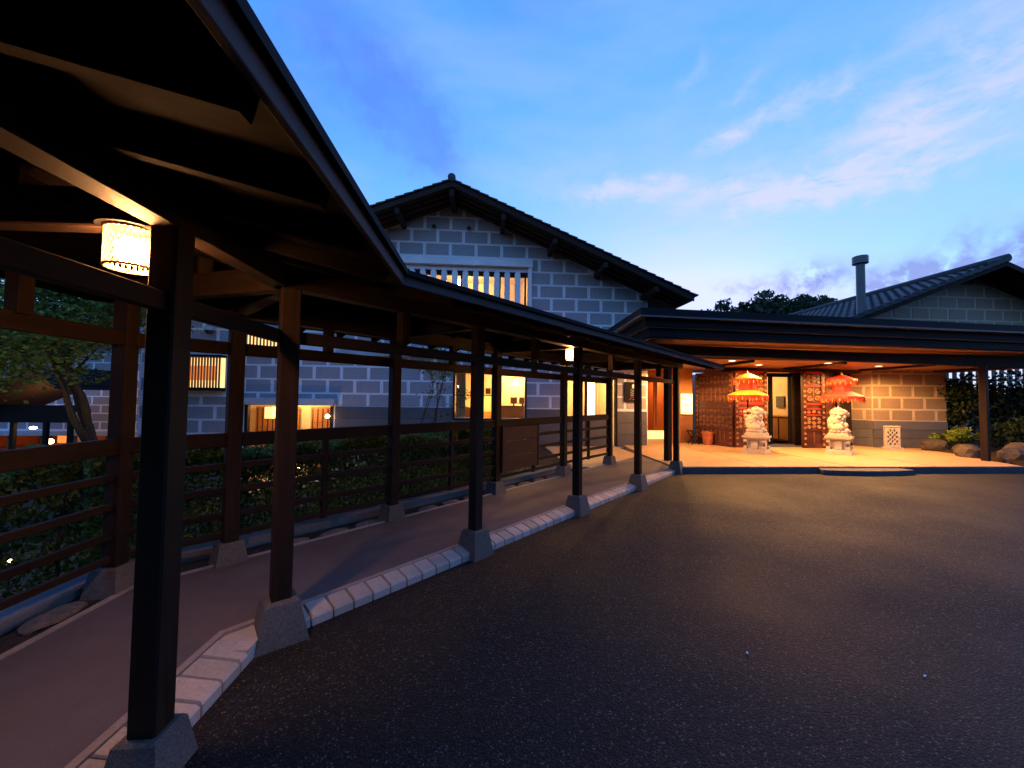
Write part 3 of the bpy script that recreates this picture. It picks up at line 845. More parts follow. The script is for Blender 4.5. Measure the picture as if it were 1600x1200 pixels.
for x0, x1, nm in ((-.93, -.62, 'left'), (.30, .52, 'middle')):
    cu_ = thing('curtain', 'pale hanging curtain inside the lit window, the %s one' % nm, 'curtain', (x0, YW+.3, .9))
    cb = MB(); nf = 40
    cb.add([(x0+(x1-x0)*i/nf, YW+.30+.025*math.sin(i*1.1), z) for z in (.92, 2.5) for i in range(nf+1)], [(i, i+1, nf+2+i, nf+1+i) for i in range(nf)])
    cb.build('cloth', 'curtain', cu_, smooth=True, recalc=False); MB().cyl((x0-.05, YW+.30, 2.52), (x1+.05, YW+.30, 2.52), .012, n=8).build('rod', 'dark_metal', cu_)
MB().b6(-1.49, 1.89, YW+3.12, YW+3.19, .13, 1.05).build('wainscot', 'warm_wood', gh)
for x in (-.6, .5, 1.5): MB().b6(x-.05, x+.05, YW+.3, YW+3.19, 2.60, 2.74).build('ceiling_beam', 'warm_wood', gh)
pd = thing('pendant_lamp', 'glowing pendant lamp above the desk inside the lit window', 'lamp', (1.05, YW+1.4, 2.1))
MB().lathe([(.04, 2.22), (.13, 2.10), (.14, 2.04), (.12, 2.04)], (1.08, YW+1.5, 0), 20).build('shade', 'tube_glow', pd, recalc=False); MB().cyl((1.08, YW+1.5, 2.2), (1.08, YW+1.5, 2.74), .006, n=6).build('cord', 'dark_metal', pd)
dk = thing('reception_desk', 'orange brown wooden desk with two small screens inside the lit window', 'desk', (1.1, YW+1.0, .12))
MB().b6(.55, 1.75, YW+.75, YW+1.3, .12, 1.30).build('body', 'warm_wood', dk)
MB().b6(.50, 1.80, YW+.70, YW+1.35, 1.302, 1.345).build('top', 'warm_wood', dk)
for x in (.98, 1.28): MB().box((x, YW+.95, 1.52), (.24, .03, .22), .25).build('screen', 'door_wood', dk)
for x in (.98, 1.28): MB().cyl((x, YW+.96, 1.345), (x, YW+.96, 1.42), .03).build('stand', 'dark_metal', dk)
sf = thing('armchair', 'low orange brown armchair behind the left pane of the lit window', 'chair', (-.6, YW+.9, .12))
MB().b6(-1.1, -.1, YW+.6, YW+1.3, .12, .95).build('seat', 'warm_wood', sf)
MB().prism3([(-1.1, YW+1.0, .95), (-.1, YW+1.0, .95), (-.35, YW+1.0, 1.22), (-.75, YW+1.0, 1.32)], (0, .25, 0)).build('backrest', 'warm_wood', sf)
pw = MB().b6(.02, .22, YW+3.14, YW+3.19, 1.75, 1.98).build('wall_picture', 'dark_wood'); tag(pw, 'small dark picture on the wall inside the lit window', 'picture')

# side entrance with tall glazed frames
wb = MB().b6(2.54, 4.24, YW-.05, YW+.10, 2.225, 2.30).build('side_door', 'dark_wood', gh)
for x0, x1 in ((2.54, 2.60), (2.93, 3.10), (3.20, 3.26), (3.90, 4.02), (4.17, 4.24)):
    MB().b6(x0, x1, YW-.045, YW+.095, .10, 2.222).build('frame', 'dark_wood', wb)
MB().b6(2.60, 3.90, YW-.04, YW+.09, .10, 1.02).build('panel', 'dado', wb)
MB().b6(2.60, 4.17, YW+.05, YW+.055, 1.02, 2.22).build('pane', 'glass', wb)
room(2.3, 4.5, YW+.205, YW+2.8, .10, 2.7, 'plaster', gh)
light('room_light', 'POINT', (3.5, YW+1.6, 2.4), 260, (1.0, .62, .22), gh, shadow_soft_size=.2)
cu = thing('lit_screen', 'tall glowing paper screen inside the side entrance', 'screen', (3.62, YW+.9, .10))
MB().b6(3.50, 3.78, YW+.9, YW+.95, .12, 2.4).build('paper', 'tube_glow', cu)
for x in (3.46, 3.79): MB().b6(x, x+.03, YW+.88, YW+.97, .10, 2.45).build('frame', 'door_wood', cu)

# sign beside the side entrance: dark board with a pale disc and brush strokes
sg = thing('wall_sign', 'dark hanging sign with a pale disc and brushed red and white strokes', 'sign', (4.72, YW-.05, 1.5))
MB().b6(4.47, 4.97, YW-.05, YW-.015, 1.52, 2.16).build('board', 'dark_metal', sg)
MB().cyl((4.78, YW-.052, 2.03), (4.78, YW-.057, 2.03), .07, n=20).build('disc', 'white_paint', sg)
st = MB()
for k in range(5):
    z = 1.93-.055*k
    st.tube([(4.66, YW-.055, z), (4.74, YW-.056, z+.035), (4.84, YW-.055, z-.005)], [.008, .014, .004], 5)
st.build('brush_stroke', 'ledge_paint', sg)
st = MB()
st.tube([(4.62, YW-.055, 1.58), (4.72, YW-.056, 1.68), (4.80, YW-.055, 1.70), (4.86, YW-.056, 1.62), (4.80, YW-.055, 1.57), (4.72, YW-.056, 1.60)], [.01, .018, .02, .018, .014, .006], 5)
st.build('brush_stroke', 'red_paint', sg)
st = MB(); st.tube([(4.76, YW-.06, 1.60), (4.84, YW-.06, 1.67), (4.92, YW-.06, 1.66), (4.93, YW-.06, 1.60), (4.86, YW-.06, 1.57)], [.01, .02, .02, .016, .008], 5); st.build('brush_stroke', 'white_paint', sg)

# low doorway on the garden level
dl = MB().b6(DOOR_L[0]-.02, DOOR_L[0]+.07, YW-.02, YW+.12, -1.2, 1.29).build('low_doorway', 'dark_wood', gh)
MB().b6(DOOR_L[1]-.07, DOOR_L[1]+.02, YW-.02, YW+.12, -1.2, 1.29).build('frame', 'dark_wood', dl)
room(DOOR_L[0]-1.4, DOOR_L[1]+.3, YW+.205, YW+2.2, -1.19, 1.6, 'plaster', gh)
light('room_light', 'POINT', (-6.3, YW+1.1, 1.45), 150, (1.0, .58, .2), gh, shadow_soft_size=.15)
for x0, x1 in ((-7.95, -7.25), (-7.2, -6.5), (-6.1, -5.4), (-5.35, -4.65)):
    d_ = MB().b6(x0, x1, YW+1.9, YW+1.95, -1.19, 1.2).build('inner_door', 'door_wood', dl)
    for q in range(4): MB().b6(x0+.06+.17*q, x0+.08+.17*q, YW+1.88, YW+1.898, -1.1, 1.15).build('batten', 'dark_wood', d_)
pl_ = MB().b6(-6.95, -6.72, YW+.6, YW+.83, .86, 1.22).build('paper_lantern', 'paper_white'); tag(pl_, 'square white paper lantern glowing in the low doorway', 'lantern')
wl2 = thing('wall_lamp', 'small bright lamp at the right jamb of the low doorway', 'lamp', (-4.72, YW-.12, .9))
MB().ico((-4.74, YW-.10, .98), .065, 2).build('globe', 'small_glow', wl2, smooth=True)
MB().b6(-4.76, -4.70, YW-.06, YW-.022, .88, 1.08).build('bracket', 'dark_metal', wl2)

# projecting lattice bay and smaller lattice window above
def lattice(x0, x1, z0, z1, nb, name_lbl, inner=True, glowmat='paper_white'):
    o = MB().b6(x0-.06, x1+.06, YW-.26, YW-.012, z1, z1+.07).build('lattice_window', 'dark_wood', gh)
    MB().b6(x0-.06, x1+.06, YW-.26, YW-.012, z0-.09, z0).build('sill', 'dark_wood', o)
    for k in range(nb+1):
        x = x0+(x1-x0)*k/nb
        MB().b6(x-.018, x+.018, YW-.245, YW-.205, z0, z1).build('bar', 'warm_wood', o)
    MB().b6(x0, x1, YW+.05, YW+.06, z0, z1).build('pane', glowmat, o)
    if inner: MB().b6(x0+.05, x1-.28, YW+.030, YW+.045, z0+.22, z1-.24).build('panel', 'paper_lit', o)
    return o
lattice(-8.90, -7.82, 1.80, 2.70, 13, '')
lattice(-7.28, -6.0, 3.06, 3.50, 13, '', False)
# gable eaves
zdeck = .055
def slope_pt(x, off): return roofz(x)+off
for x0, x1 in ((RX, 6.20), (RX, -11.0)):
    pts = [(x0, 11.0, slope_pt(x0, -.18)), (x1, 11.0, slope_pt(x1, -.18)), (x1, 11.0, slope_pt(x1, -.05)), (x0, 11.0, slope_pt(x0, -.05))]
    rf = MB().prism3(pts, (0, 11.0, 0)).build('roof', 'gable_wood', gh)
    pts = [(x0, 10.965, slope_pt(x0, -.21)), (x1, 10.965, slope_pt(x1, -.21)), (x1, 10.965, slope_pt(x1, -.055)), (x0, 10.965, slope_pt(x0, -.055))]
    MB().prism3(pts, (0, .032, 0)).build('barge_board', 'gable_wood', rf)
    d = 1 if x1 > x0 else -1
    L_ = abs(x1-x0); sl_ = SR if d > 0 else SL
    ang = math.atan(sl_)
    nt_ = int(L_/.262)
    for row in range(3):
        tl = MB()
        ex = .30
        tl.add([(-ex*.5, -.14, -.005), (ex*.5, -.14, .022), (ex*.5, .14, .022), (-ex*.5, .14, -.005), (-ex*.5, -.14, .022), (ex*.5, -.14, .062), (ex*.5, 0, .085), (ex*.5, .14, .062), (-ex*.5, .14, .022), (-ex*.5, 0, .045)],
               [(0, 1, 5, 4), (2, 3, 8, 7), (1, 2, 7, 6, 5), (0, 4, 9, 8, 3), (4, 5, 6, 9), (9, 6, 7, 8), (3, 2, 1, 0)])
        tme = tl.mesh('roof_tile', 'roof_tile')
        for k in range(nt_+1):
            xx = .13+k*.262
            if xx > L_+.05: break
            M = T(x0+d*xx, 11.06+row*.275, roofz(x0+d*xx)-.045+.012)
            Rm = Matrix.Rotation(ang+.03, 4, 'Y') if d > 0 else Matrix.Rotation(math.pi, 4, 'Z') @ Matrix.Rotation(ang+.03, 4, 'Y')
            reg(bpy.data.objects.new('roof_tile', tme), M @ Rm @ Matrix.Translation((0, 0, 0)), rf)
    for yy in (11.28, 11.55, 11.85):
        a, b_ = Vector((x0, yy, slope_pt(x0, -.215))), Vector((x1-d*.1, yy, slope_pt(x1-d*.1, -.215)))
        beam('rafter', a, b_, .06, .06, 'gable_wood', rf, .004)
    if d > 0: roof_r = rf
for x in (-2.6, -4.15, -5.7, -7.25, -8.8, .47, 2.0, 3.52, 5.08):
    z = roofz(x)-.34
    beam('purlin', (x, 11.02, z), (x, 12.09, z), .13, .16, 'gable_wood', roof_r, .006)
beam('purlin', (RX, 11.02, RZ-.36), (RX, 12.09, RZ-.36), .15, .20, 'gable_wood', roof_r, .006)
MB().cyl((RX, 10.92, RZ+.04), (RX, 22, RZ+.04), .115, n=14).build('ridge_cap', 'roof_tile', roof_r, smooth=False)
# side walls and back of the gable house
MB().b6(XR-.2, XR-.003, YW+.205, 22, -1.2, roofz(XR)-.24).build('side_wall', 'joint_tile', gh)
MB().b6(XL+.003, XL+.2, YW+.205, 22, -1.2, roofz(XL)-.24).build('side_wall', 'joint_tile', gh)
# cameras under the gable and on the left ledge
for (x, z), wh in zip(((-1.67, 6.97), (-.58, 6.955)), ('left', 'right')):
    c_ = thing('floodlight', 'small dark floodlight under the gable peak, the %s one of two' % wh, 'light', (x, YW, z), 'floodlights under the gable')
    MB().ico((x, YW-.13, z-.02), .07, 2, (1, 1, .9)).build('housing', 'black_plastic', c_, smooth=True)
    MB().cyl((x, YW-.005, z+.05), (x, YW-.10, z+.03), .025).build('arm', 'black_plastic', c_)
c_ = thing('dome_camera', 'dark dome camera on the pale ledge above the lattice bay', 'camera', (-8.2, YW-.2, 3.4))
MB().cyl((-8.2, YW-.16, 3.50), (-8.2, YW-.16, 3.60), .13, n=20).build('housing', 'ledge_paint', c_)
MB().ico((-8.2, YW-.16, 3.49), .115, 3, (1, 1, .9)).build('dome', 'black_plastic', c_, smooth=True)
MB().b6(-8.24, -8.16, YW-.10, YW-.005, 3.53, 3.58).build('arm', 'ledge_paint', c_)

# ================================================================ PORCH
ZP = .13
porch = MB().prism([(4.21, 8.28), (12.75, 8.28), (13.6, 10.2), (15.2, 11.3), (15.2, 14.6), (4.6, 14.6), (4.45, 12.09), (4.25, 10.2)], -.2, ZP)
structure('porch_floor', porch, 'porch_stone', origin=(0, 0, 0))
pk = MB().b6(4.12, 7.52, 8.18, 8.276, -.1, ZP+.006); structure('porch_kerb', pk, 'porch_kerb')
pk = MB().b6(9.56, 12.72, 8.18, 8.276, -.1, ZP+.006); structure('porch_kerb', pk, 'porch_kerb')
step = MB().prism([(7.55, 8.275), (7.45, 8.02), (7.9, 7.93), (8.6, 7.88), (9.2, 7.93), (9.62, 8.0), (9.53, 8.275)], -.1, .098)
o = step.build('step_slab', 'porch_kerb'); tag(o, 'rough grey stone slab forming a low step at the porch edge', 'step')
# floor joints of the porch: shallow slab seams
for x in (6.3, 8.4, 10.5): structure('floor_seam', MB().b6(x-.006, x+.006, 8.30, 11.6, ZP-.01, ZP+.003), 'walk_concrete')

cp = thing('porch_canopy', 'broad flat porch canopy with stepped dark fascia over the entrance', 'canopy', (8.0, 9.0, 0))
def lp(d):   # canopy outline inset by d
    return [(3.25+d, 7.80+d), (17.0, 8.78+d), (17.0, 12.05), (3.45+d, 12.05)]
MB().prism(lp(0), 3.385, 3.54).build('fascia', 'dark_metal', cp)
MB().prism(lp(-.018), 3.352, 3.381).build('drip_edge', 'drip_metal', cp)
MB().prism(lp(.15), 3.19, 3.348).build('fascia', 'dark_metal', cp)
MB().prism(lp(.20), 3.165, 3.186).build('drip_edge', 'drip_metal', cp)
MB().prism(lp(.30), 2.98, 3.161).build('fascia', 'dark_metal', cp)
MB().prism(lp(.38), 2.945, 2.976).build('ceiling', 'warm_wood', cp)
beam('beam', (3.7, 8.93, 2.82), (16.5, 9.45, 2.66), .16, .23, 'dark_wood', cp, .008)
MB().b6(4.3, 16.4, 9.56, 14.5, 2.68, 2.72).build('ceiling', 'warm_wood', cp)
for q in range(5):
    beam('joist', (4.4+q*2.6, 9.58, 2.645), (4.4+q*2.6, 11.7, 2.645), .08, .066, 'dark_wood', cp, .005)
for (x, y), h in (((4.47, 9.13), 2.6), ((12.93, 9.10), 2.6)):
    beam('post', (x, y, ZP), (x, y, h), .14, .14, 'dark_wood', cp, .008, R(20))
dl_pos = [(6.52, 9.72, 540), (9.36, 9.86, 1000), (11.47, 10.42, 780), (12.43, 10.44, 500)]
dl_lab = ['recessed round downlight in the porch ceiling left of the carved doors', 'brightest recessed downlight, in the ceiling above the right umbrella', 'recessed downlight above the block wall, left one of the pair', 'recessed downlight above the block wall, right one of the pair']
for (x, y, pw_), lb in zip(dl_pos, dl_lab):
    d_ = thing('downlight', lb, 'light', (x, y, 2.66), 'porch downlights')
    MB().cyl((x, y, 2.664), (x, y, 2.679), .085, n=20).build('lens', 'downlight_glow', d_)
    MB().lathe([(.085, 2.679), (.085, 2.656), (.115, 2.656), (.115, 2.679)], (x, y, 0), 20).build('trim', 'white_paint', d_)
    l_ = light('downlight_lamp', 'SPOT', (x, y, 2.65), pw_, WARM, d_, spot_size=R(172), spot_blend=.35, shadow_soft_size=.09)
# two more lamps whose light the photograph shows on the floor, behind the walkway roof
for (x, y, pw_), lb in zip([(5.6, 11.2, 460), (8.0, 10.7, 760)], ['recessed downlight near the side entrance end of the porch', 'recessed downlight in front of the left umbrella']):
    d_ = thing('downlight', lb, 'light', (x, y, 2.66), 'porch downlights')
    MB().cyl((x, y, 2.664), (x, y, 2.679), .085, n=20).build('lens', 'downlight_glow', d_)
    MB().lathe([(.085, 2.679), (.085, 2.656), (.115, 2.656), (.115, 2.679)], (x, y, 0), 20).build('trim', 'white_paint', d_)
    light('downlight_lamp', 'SPOT', (x, y, 2.65), pw_, WARM, d_, spot_size=R(172), spot_blend=.35, shadow_soft_size=.09)

# ================================================================ ENTRANCE HOUSE
eh = thing('entrance_house', 'lower gabled house with tiled roof behind the porch canopy', 'building', (12.0, 13.0, 0))
# back wall of the recess with timber glazed doors
MB().b6(5.0, 6.0, 14.25, 14.4, ZP, 2.675).build('wall', 'plaster', eh)
MB().b6(6.95, 7.6, 13.6, 14.4, ZP, 2.675).build('wall', 'orange_plaster', eh)
MB().b6(6.0, 6.95, 14.25, 14.4, 2.35, 2.675).build('wall', 'orange_plaster', eh)
room(5.9, 7.1, 14.42, 16.6, ZP, 2.6, 'orange_plaster', eh)
light('room_light', 'POINT', (6.5, 15.4, 2.35), 75, (1.0, .42, .14), eh, shadow_soft_size=.15)
gd = MB().b6(6.0, 6.95, 14.24, 14.32, 2.27, 2.345).build('glazed_door', 'door_wood', eh)
for x in (6.0, 6.42, 6.50, 6.89): MB().b6(x, x+.06, 14.24, 14.32, ZP+.3, 2.27).build('stile', 'door_wood', gd)
MB().b6(6.06, 6.89, 14.28, 14.285, ZP+.3, 2.27).build('pane', 'glass', gd)
MB().b6(5.95, 6.95, 14.15, 14.32, ZP, ZP+.30).build('step', 'paper_white', gd)  # glowing step: the brightness at the door foot is put into its emission
# orange wall with a backlit picture and a low bench ledge
MB().b6(6.75, 7.20, 12.9, 13.0, ZP, 2.675).build('wall', 'orange_plaster', eh)
pic = thing('backlit_picture', 'glowing pale yellow picture on the orange wall behind the carved doors', 'picture', (6.97, 12.88, 1.2))
MB().b6(6.78, 7.19, 12.87, 12.895, 1.12, 1.82).build('image', 'backlit_picture', pic)
MB().b6(6.76, 7.199, 12.865, 12.893, 1.08, 1.115).build('frame', 'dark_wood', pic)
MB().b6(6.76, 7.20, 12.88, 12.897, ZP+.02, 1.05).build('dado_board', 'door_wood', eh)
# header beam over the doors
MB().b6(7.2, 12.5, 11.97, 12.12, 2.56, 2.678).build('header', 'red_wood', eh)

def frame_matrix(p0, p1, z0):
    d = Vector((p1[0]-p0[0], p1[1]-p0[1], 0)); L = d.length; d /= L
    n_ = Vector((d.y, -d.x, 0))            # towards the driveway when p0 is the left end
    return Matrix(((d.x, -n_.x, 0, p0[0]), (d.y, -n_.y, 0, p0[1]), (0, 0, 1, z0), (0, 0, 0, 1))), L
def scroll(mb, cx, cz, r, sgn, turns=1.6, y=-.035):
    pts = []
    for i in range(16):
        q = i/15; a = sgn*q*turns*2*math.pi; rr = r*(1-.8*q)
        pts.append((cx+rr*math.cos(a), y, cz+rr*math.sin(a)))
    mb.tube(pts, [.0135*(1.1-.5*i/15) for i in range(16)], 5)
def carved_door(p0, p1, z1, red, label=None):
    M, L = frame_matrix(p0, p1, ZP)
    H = z1-ZP
    def P_(mb, name, mat, par, smooth=False):
        me = mb.mesh(name, mat, smooth)
        bm = bmesh.new(); bm.from_mesh(me); bmesh.ops.recalc_face_normals(bm, faces=bm.faces); bm.to_mesh(me); bm.free()
        return reg(bpy.data.objects.new(name, me), M, par)
    door = P_(MB().b6(.02, L-.02, -.015, .02, .04, H-.02), 'carved_door', 'red_wood', eh)
    if label: door['label'] = label
    sw = min(.11, L*.16)
    for x in (0, L-sw): P_(MB().b6(x, x+sw, -.05, .05, 0, H), 'stile', 'red_wood', door)
    zs = [0, .22*H, .42*H, .50*H, .56*H, .80*H, .97*H]
    hts = [.12, .035, .04, .04, .05, .04, .07]
    for z, h_ in zip(zs, hts):
        P_(MB().b6(sw, L-sw, -.045, .045, z, z+h_), 'rail', 'red_paint' if red and z > .3*H else 'red_wood', door)
    orn = MB()
    def field(z0, z1_, nx, nz, r):
        for i in range(nx):
            for j in range(nz):
                cx = sw+(L-2*sw)*(i+.5)/nx; cz = z0+(z1_-z0)*(j+.5)/nz
                scroll(orn, cx, cz, r, 1 if (i+j) % 2 else -1)
    nx = max(2, int((L-2*sw)/.13))
    field(.25*H, .41*H, nx, 3, .055)
    field(.44*H, .50*H, nx, 1, .05)
    field(.60*H, .79*H, max(2, nx-1), 2, .085)
    field(.83*H, .96*H, nx, 2, .05)
    P_(orn, 'carving', 'carve_gold' if red else 'carved_wood', door)['kind'] = 'stuff'
    bars = MB()
    nb = max(2, nx-1)
    for i in range(1, nb):
        x = sw+(L-2*sw)*i/nb
        bars.b6(x-.014, x+.014, -.035, -.016, .60*H, .79*H); bars.b6(x-.014, x+.014, -.035, -.016, .06*H, .21*H)
    P_(bars, 'lattice_bar', 'carved_wood', door)
    sc_ = MB()
    for x in (sw/2, L-sw/2):
        for k in range(14): scroll(sc_, x, H*(.05+.9*k/13), sw*.34, 1 if k % 2 else -1, 1.2, -.056)
    P_(sc_, 'stile_carving', 'carve_gold' if red else 'carved_wood', door)['kind'] = 'stuff'
    return door
carved_door((7.36, 12.92), (7.86, 11.70), 2.54, False, 'plain brown carved leaf swung back beside the flower pot')
carved_door((7.90, 11.68), (9.02, 11.76), 2.57, True, 'red and gold carved leaf behind the left umbrella')
carved_door((10.12, 11.62), (10.78, 11.52), 2.57, True, 'red and gold carved leaf between the glass door and the right umbrella')
carved_door((10.80, 11.55), (11.50, 11.95), 2.55, False, 'dark carved leaf folded behind the right umbrella')
beam('jamb', (11.62, 11.9, ZP), (11.62, 11.9, 2.55), .16, .16, 'dark_wood', eh)
# sliding glass door and hall behind
sd_ = MB().b6(9.0, 10.3, 12.22, 12.30, 2.42, 2.55).build('sliding_door', 'dark_metal', eh)
for x in (9.02, 9.50, 9.56, 10.20): MB().b6(x, x+.05, 12.22, 12.30, ZP+.05, 2.42).build('stile', 'dark_metal', sd_)
MB().b6(9.07, 10.2, 12.26, 12.266, ZP+.05, 2.42).build('pane', 'glass', sd_)
MB().b6(9.0, 10.3, 12.15, 12.32, ZP+.002, ZP+.045).build('track', 'drip_metal', sd_)
room(8.6, 11.6, 12.4, 16.5, ZP, 2.66, 'plaster', eh)
MB().b6(10.3, 12.4, 12.2, 12.35, ZP, 2.675).build('wall', 'dark_wood', eh)
MB().b6(7.95, 9.0, 12.2, 12.35, ZP, 2.675).build('wall', 'dark_wood', eh)
light('room_light', 'POINT', (10.0, 14.9, 2.45), 230, (1.0, .55, .18), eh, shadow_soft_size=.2)
hp = MB().b6(11.53, 11.58, 14.1, 14.5, 1.35, 1.80).build('wall_picture', 'dado'); tag(hp, 'small grey picture on the hall wall seen through the glass door', 'picture')
hc = thing('hall_cabinet', 'dark brown cabinet standing in the hall behind the glass door', 'cabinet', (11.3, 14.4, ZP))
MB().b6(11.1, 11.55, 13.2, 15.6, ZP, 1.02).build('body', 'board_wood', hc); MB().b6(11.05, 11.57, 13.15, 15.65, 1.022, 1.06).build('top', 'warm_wood', hc)
for k in range(4): MB().b6(11.085, 11.097, 13.25+.6*k, 13.78+.6*k, ZP+.06, .96).build('door', 'door_wood', hc)
mt = MB().b6(8.9, 10.3, 11.75, 12.1, ZP+.004, ZP+.02).build('door_mat', 'dado'); tag(mt, 'dark doormat on the porch floor before the glass door', 'mat')

# angled block wall of the porch bay
W0, W1, W2 = (12.55, 12.62), (12.87, 11.93), (15.15, 11.62)
ZD = 1.0
for a, b_, ph in ((W0, W1, .2), (W1, W2, .22)):
    d = Vector((b_[0]-a[0], b_[1]-a[1])); L = d.length; d /= L
    n_ = (d.y, -d.x)
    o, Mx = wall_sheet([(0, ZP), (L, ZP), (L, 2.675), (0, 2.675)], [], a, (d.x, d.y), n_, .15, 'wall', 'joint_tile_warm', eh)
    cs = [(.985+.395*k, .985+.395*(k+1), ph if k % 2 else ph-.35) for k in range(5)]
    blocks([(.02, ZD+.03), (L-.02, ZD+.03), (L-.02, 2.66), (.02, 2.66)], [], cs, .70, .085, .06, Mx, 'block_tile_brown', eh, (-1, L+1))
    for i in range(3):
        h_ = (ZD-ZP)/3
        me = MB().b6(0, L, -.03, -.003, ZP+h_*i+.006, ZP+h_*(i+1)-.006).mesh('dado_board', 'dado')
        reg(bpy.data.objects.new('dado_board', me), Mx, eh)
# upper gable wall; the darker brown tiles stand in for its dimmer ambient light
YG = 12.30
GX, GZ, GS = 17.0, 6.36, .384
def groof(x): return GZ-GS*abs(x-GX)
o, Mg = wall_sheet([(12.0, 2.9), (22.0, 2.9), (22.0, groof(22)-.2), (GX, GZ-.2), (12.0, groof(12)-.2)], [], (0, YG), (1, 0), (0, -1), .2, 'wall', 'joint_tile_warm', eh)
cs = [(4.53+.411*k, 4.53+.411*(k+1), 15.50 if k % 2 == 0 else 15.85) for k in range(-3, 5)]
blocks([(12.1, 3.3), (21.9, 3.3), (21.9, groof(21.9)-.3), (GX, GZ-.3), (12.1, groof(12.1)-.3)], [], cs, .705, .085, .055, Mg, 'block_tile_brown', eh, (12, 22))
for x1 in (11.0, 23.0):
    d = 1 if x1 > GX else -1
    pts = [(GX, 11.3, GZ-.20), (x1, 11.3, groof(x1)-.20), (x1, 11.3, groof(x1)-.06), (GX, 11.3, GZ-.06)]
    rf = MB().prism3(pts, (0, 13.0, 0)).build('roof', 'gable_wood', eh)
    if d < 0: er = rf
    pts = [(GX, 11.262, GZ-.23), (x1, 11.262, groof(x1)-.23), (x1, 11.262, groof(x1)-.062), (GX, 11.262, GZ-.062)]
    MB().prism3(pts, (0, .034, 0)).build('barge_board', 'gable_wood', rf)
    for yy in (11.5, 11.8, 12.1):
        beam('rafter', (GX, yy, GZ-.235), (x1, yy, groof(x1)-.235), .06, .06, 'gable_wood', rf, .004)
# roof tiles on the slope that faces the driveway
tw, te = .30, .34
ang = math.atan(GS)
tl = MB()
nseg = 6
top_, bot_ = [], []
vs = []
for ex, lift in ((-te*.58, 0.0), (te*.58, .035)):
    for j in range(nseg+1):
        yy = -tw/2+tw*j/nseg
        hgt = .034*max(0, math.sin(math.pi*(j/nseg*1.0)))**1.5
        vs.append((ex, yy, lift+hgt))
nn = nseg+1
vs2 = [(x, y, z-.022) for x, y, z in vs]
fs = [(j, nn+j, nn+j+1, j+1) for j in range(nseg)] + [(nn+j, 2*nn+nn+j, 2*nn+nn+j+1, nn+j+1) for j in range(nseg)]
tl.add(vs+vs2, fs)
rt_me = tl.mesh('roof_tile', 'roof_tile')
cnt = 0
ncol, nrow = 18, 16
rest = MB()
for i in range(45):
    for k in range(nrow+3):
        xs = .22+k*te
        if xs > 6.3: continue
        px = GX-xs*math.cos(ang)
        M = T(px, 11.46+i*tw, GZ-xs*math.sin(ang)-.035) @ Matrix.Rotation(math.pi, 4, 'Z') @ Matrix.Rotation(ang, 4, 'Y')
        if i < ncol and k < nrow: reg(bpy.data.objects.new('roof_tile', rt_me), M, er)
        else: rest.add([M @ Vector(p) for p in tl.v], tl.f)
rest.build('far_roof_tiles', 'roof_tile', er, kind='stuff', recalc=False)
MB().cyl((GX, 11.22, GZ+.03), (GX, 25, GZ+.03), .13, n=14).build('ridge_cap', 'roof_tile', er)
MB().cyl((GX-.28, 11.20, GZ-.09), (GX-.28, 11.5, GZ-.09), .10, n=14).build('verge_cap', 'roof_tile', er)
vme = MB().add([(-.2, -.07, -.05), (.2, -.07, -.02), (.2, .07, -.02), (-.2, .07, -.05), (-.2, -.07, .045), (.2, -.07, .085), (.2, .07, .085), (-.2, .07, .045)],
               [(3, 2, 1, 0), (4, 5, 6, 7), (0, 1, 5, 4), (1, 2, 6, 5), (2, 3, 7, 6), (3, 0, 4, 7)]).mesh('verge_tile', 'roof_tile')
for k in range(17):
    xs = .25+k*te
    reg(bpy.data.objects.new('verge_tile', vme), T(GX-xs*math.cos(ang), 11.27, GZ-xs*math.sin(ang)-.03) @ Matrix.Rotation(math.pi, 4, 'Z') @ Matrix.Rotation(ang, 4, 'Y'), er)
# flue pipe
FX, FY = 12.22, 11.62
fl = MB().cyl((FX, FY, 4.3), (FX, FY, 6.12), .118, n=24).build('flue_pipe', 'metal_grey', eh, smooth=False)
MB().lathe([(.001, 6.12), (.118, 6.12), (.118, 6.14), (.21, 6.14), (.21, 6.36), (.20, 6.38), (.001, 6.39)], (FX, FY, 0), 28).build('cowl', 'metal_grey', fl)

# ================================================================ PORCH THINGS
def figure_mesh(name, blobs, vox=.015):
    mb = MB()
    for c, r, sq in blobs: mb.ico(c, r, 3, sq)
    me = mb.mesh(name+'_tmp', 'sandstone')
    tmp = bpy.data.objects.new('tmp', me); COL.objects.link(tmp)
    md = tmp.modifiers.new('r', 'REMESH'); md.mode = 'VOXEL'; md.voxel_size = vox
    sm = tmp.modifiers.new('s', 'SMOOTH'); sm.factor = .4; sm.iterations = 1
    dg = bpy.context.evaluated_depsgraph_get()
    me2 = bpy.data.meshes.new_from_object(tmp.evaluated_get(dg)); me2.name = name
    bpy.data.objects.remove(tmp); me2.materials.clear(); me2.materials.append(MATS['sandstone'])
    me2.polygons.foreach_set('use_smooth', [True]*len(me2.polygons))
    return me2
blobs = []
def bl(x, y, z, r, sq=(1, 1, 1)): blobs.append(((x, y, z), r, sq))
bl(0, .05, .18, .20, (1.0, 1.05, .9)); bl(0, .06, .36, .185, (.95, .95, 1.1)); bl(0, -.02, .42, .155, (1, .9, 1.1))
bl(0, -.06, .60, .135, (1.05, 1.0, 1.0)); bl(0, -.17, .575, .075, (1.1, 1, .75)); bl(0, -.19, .52, .055, (1.1, .9, .6))
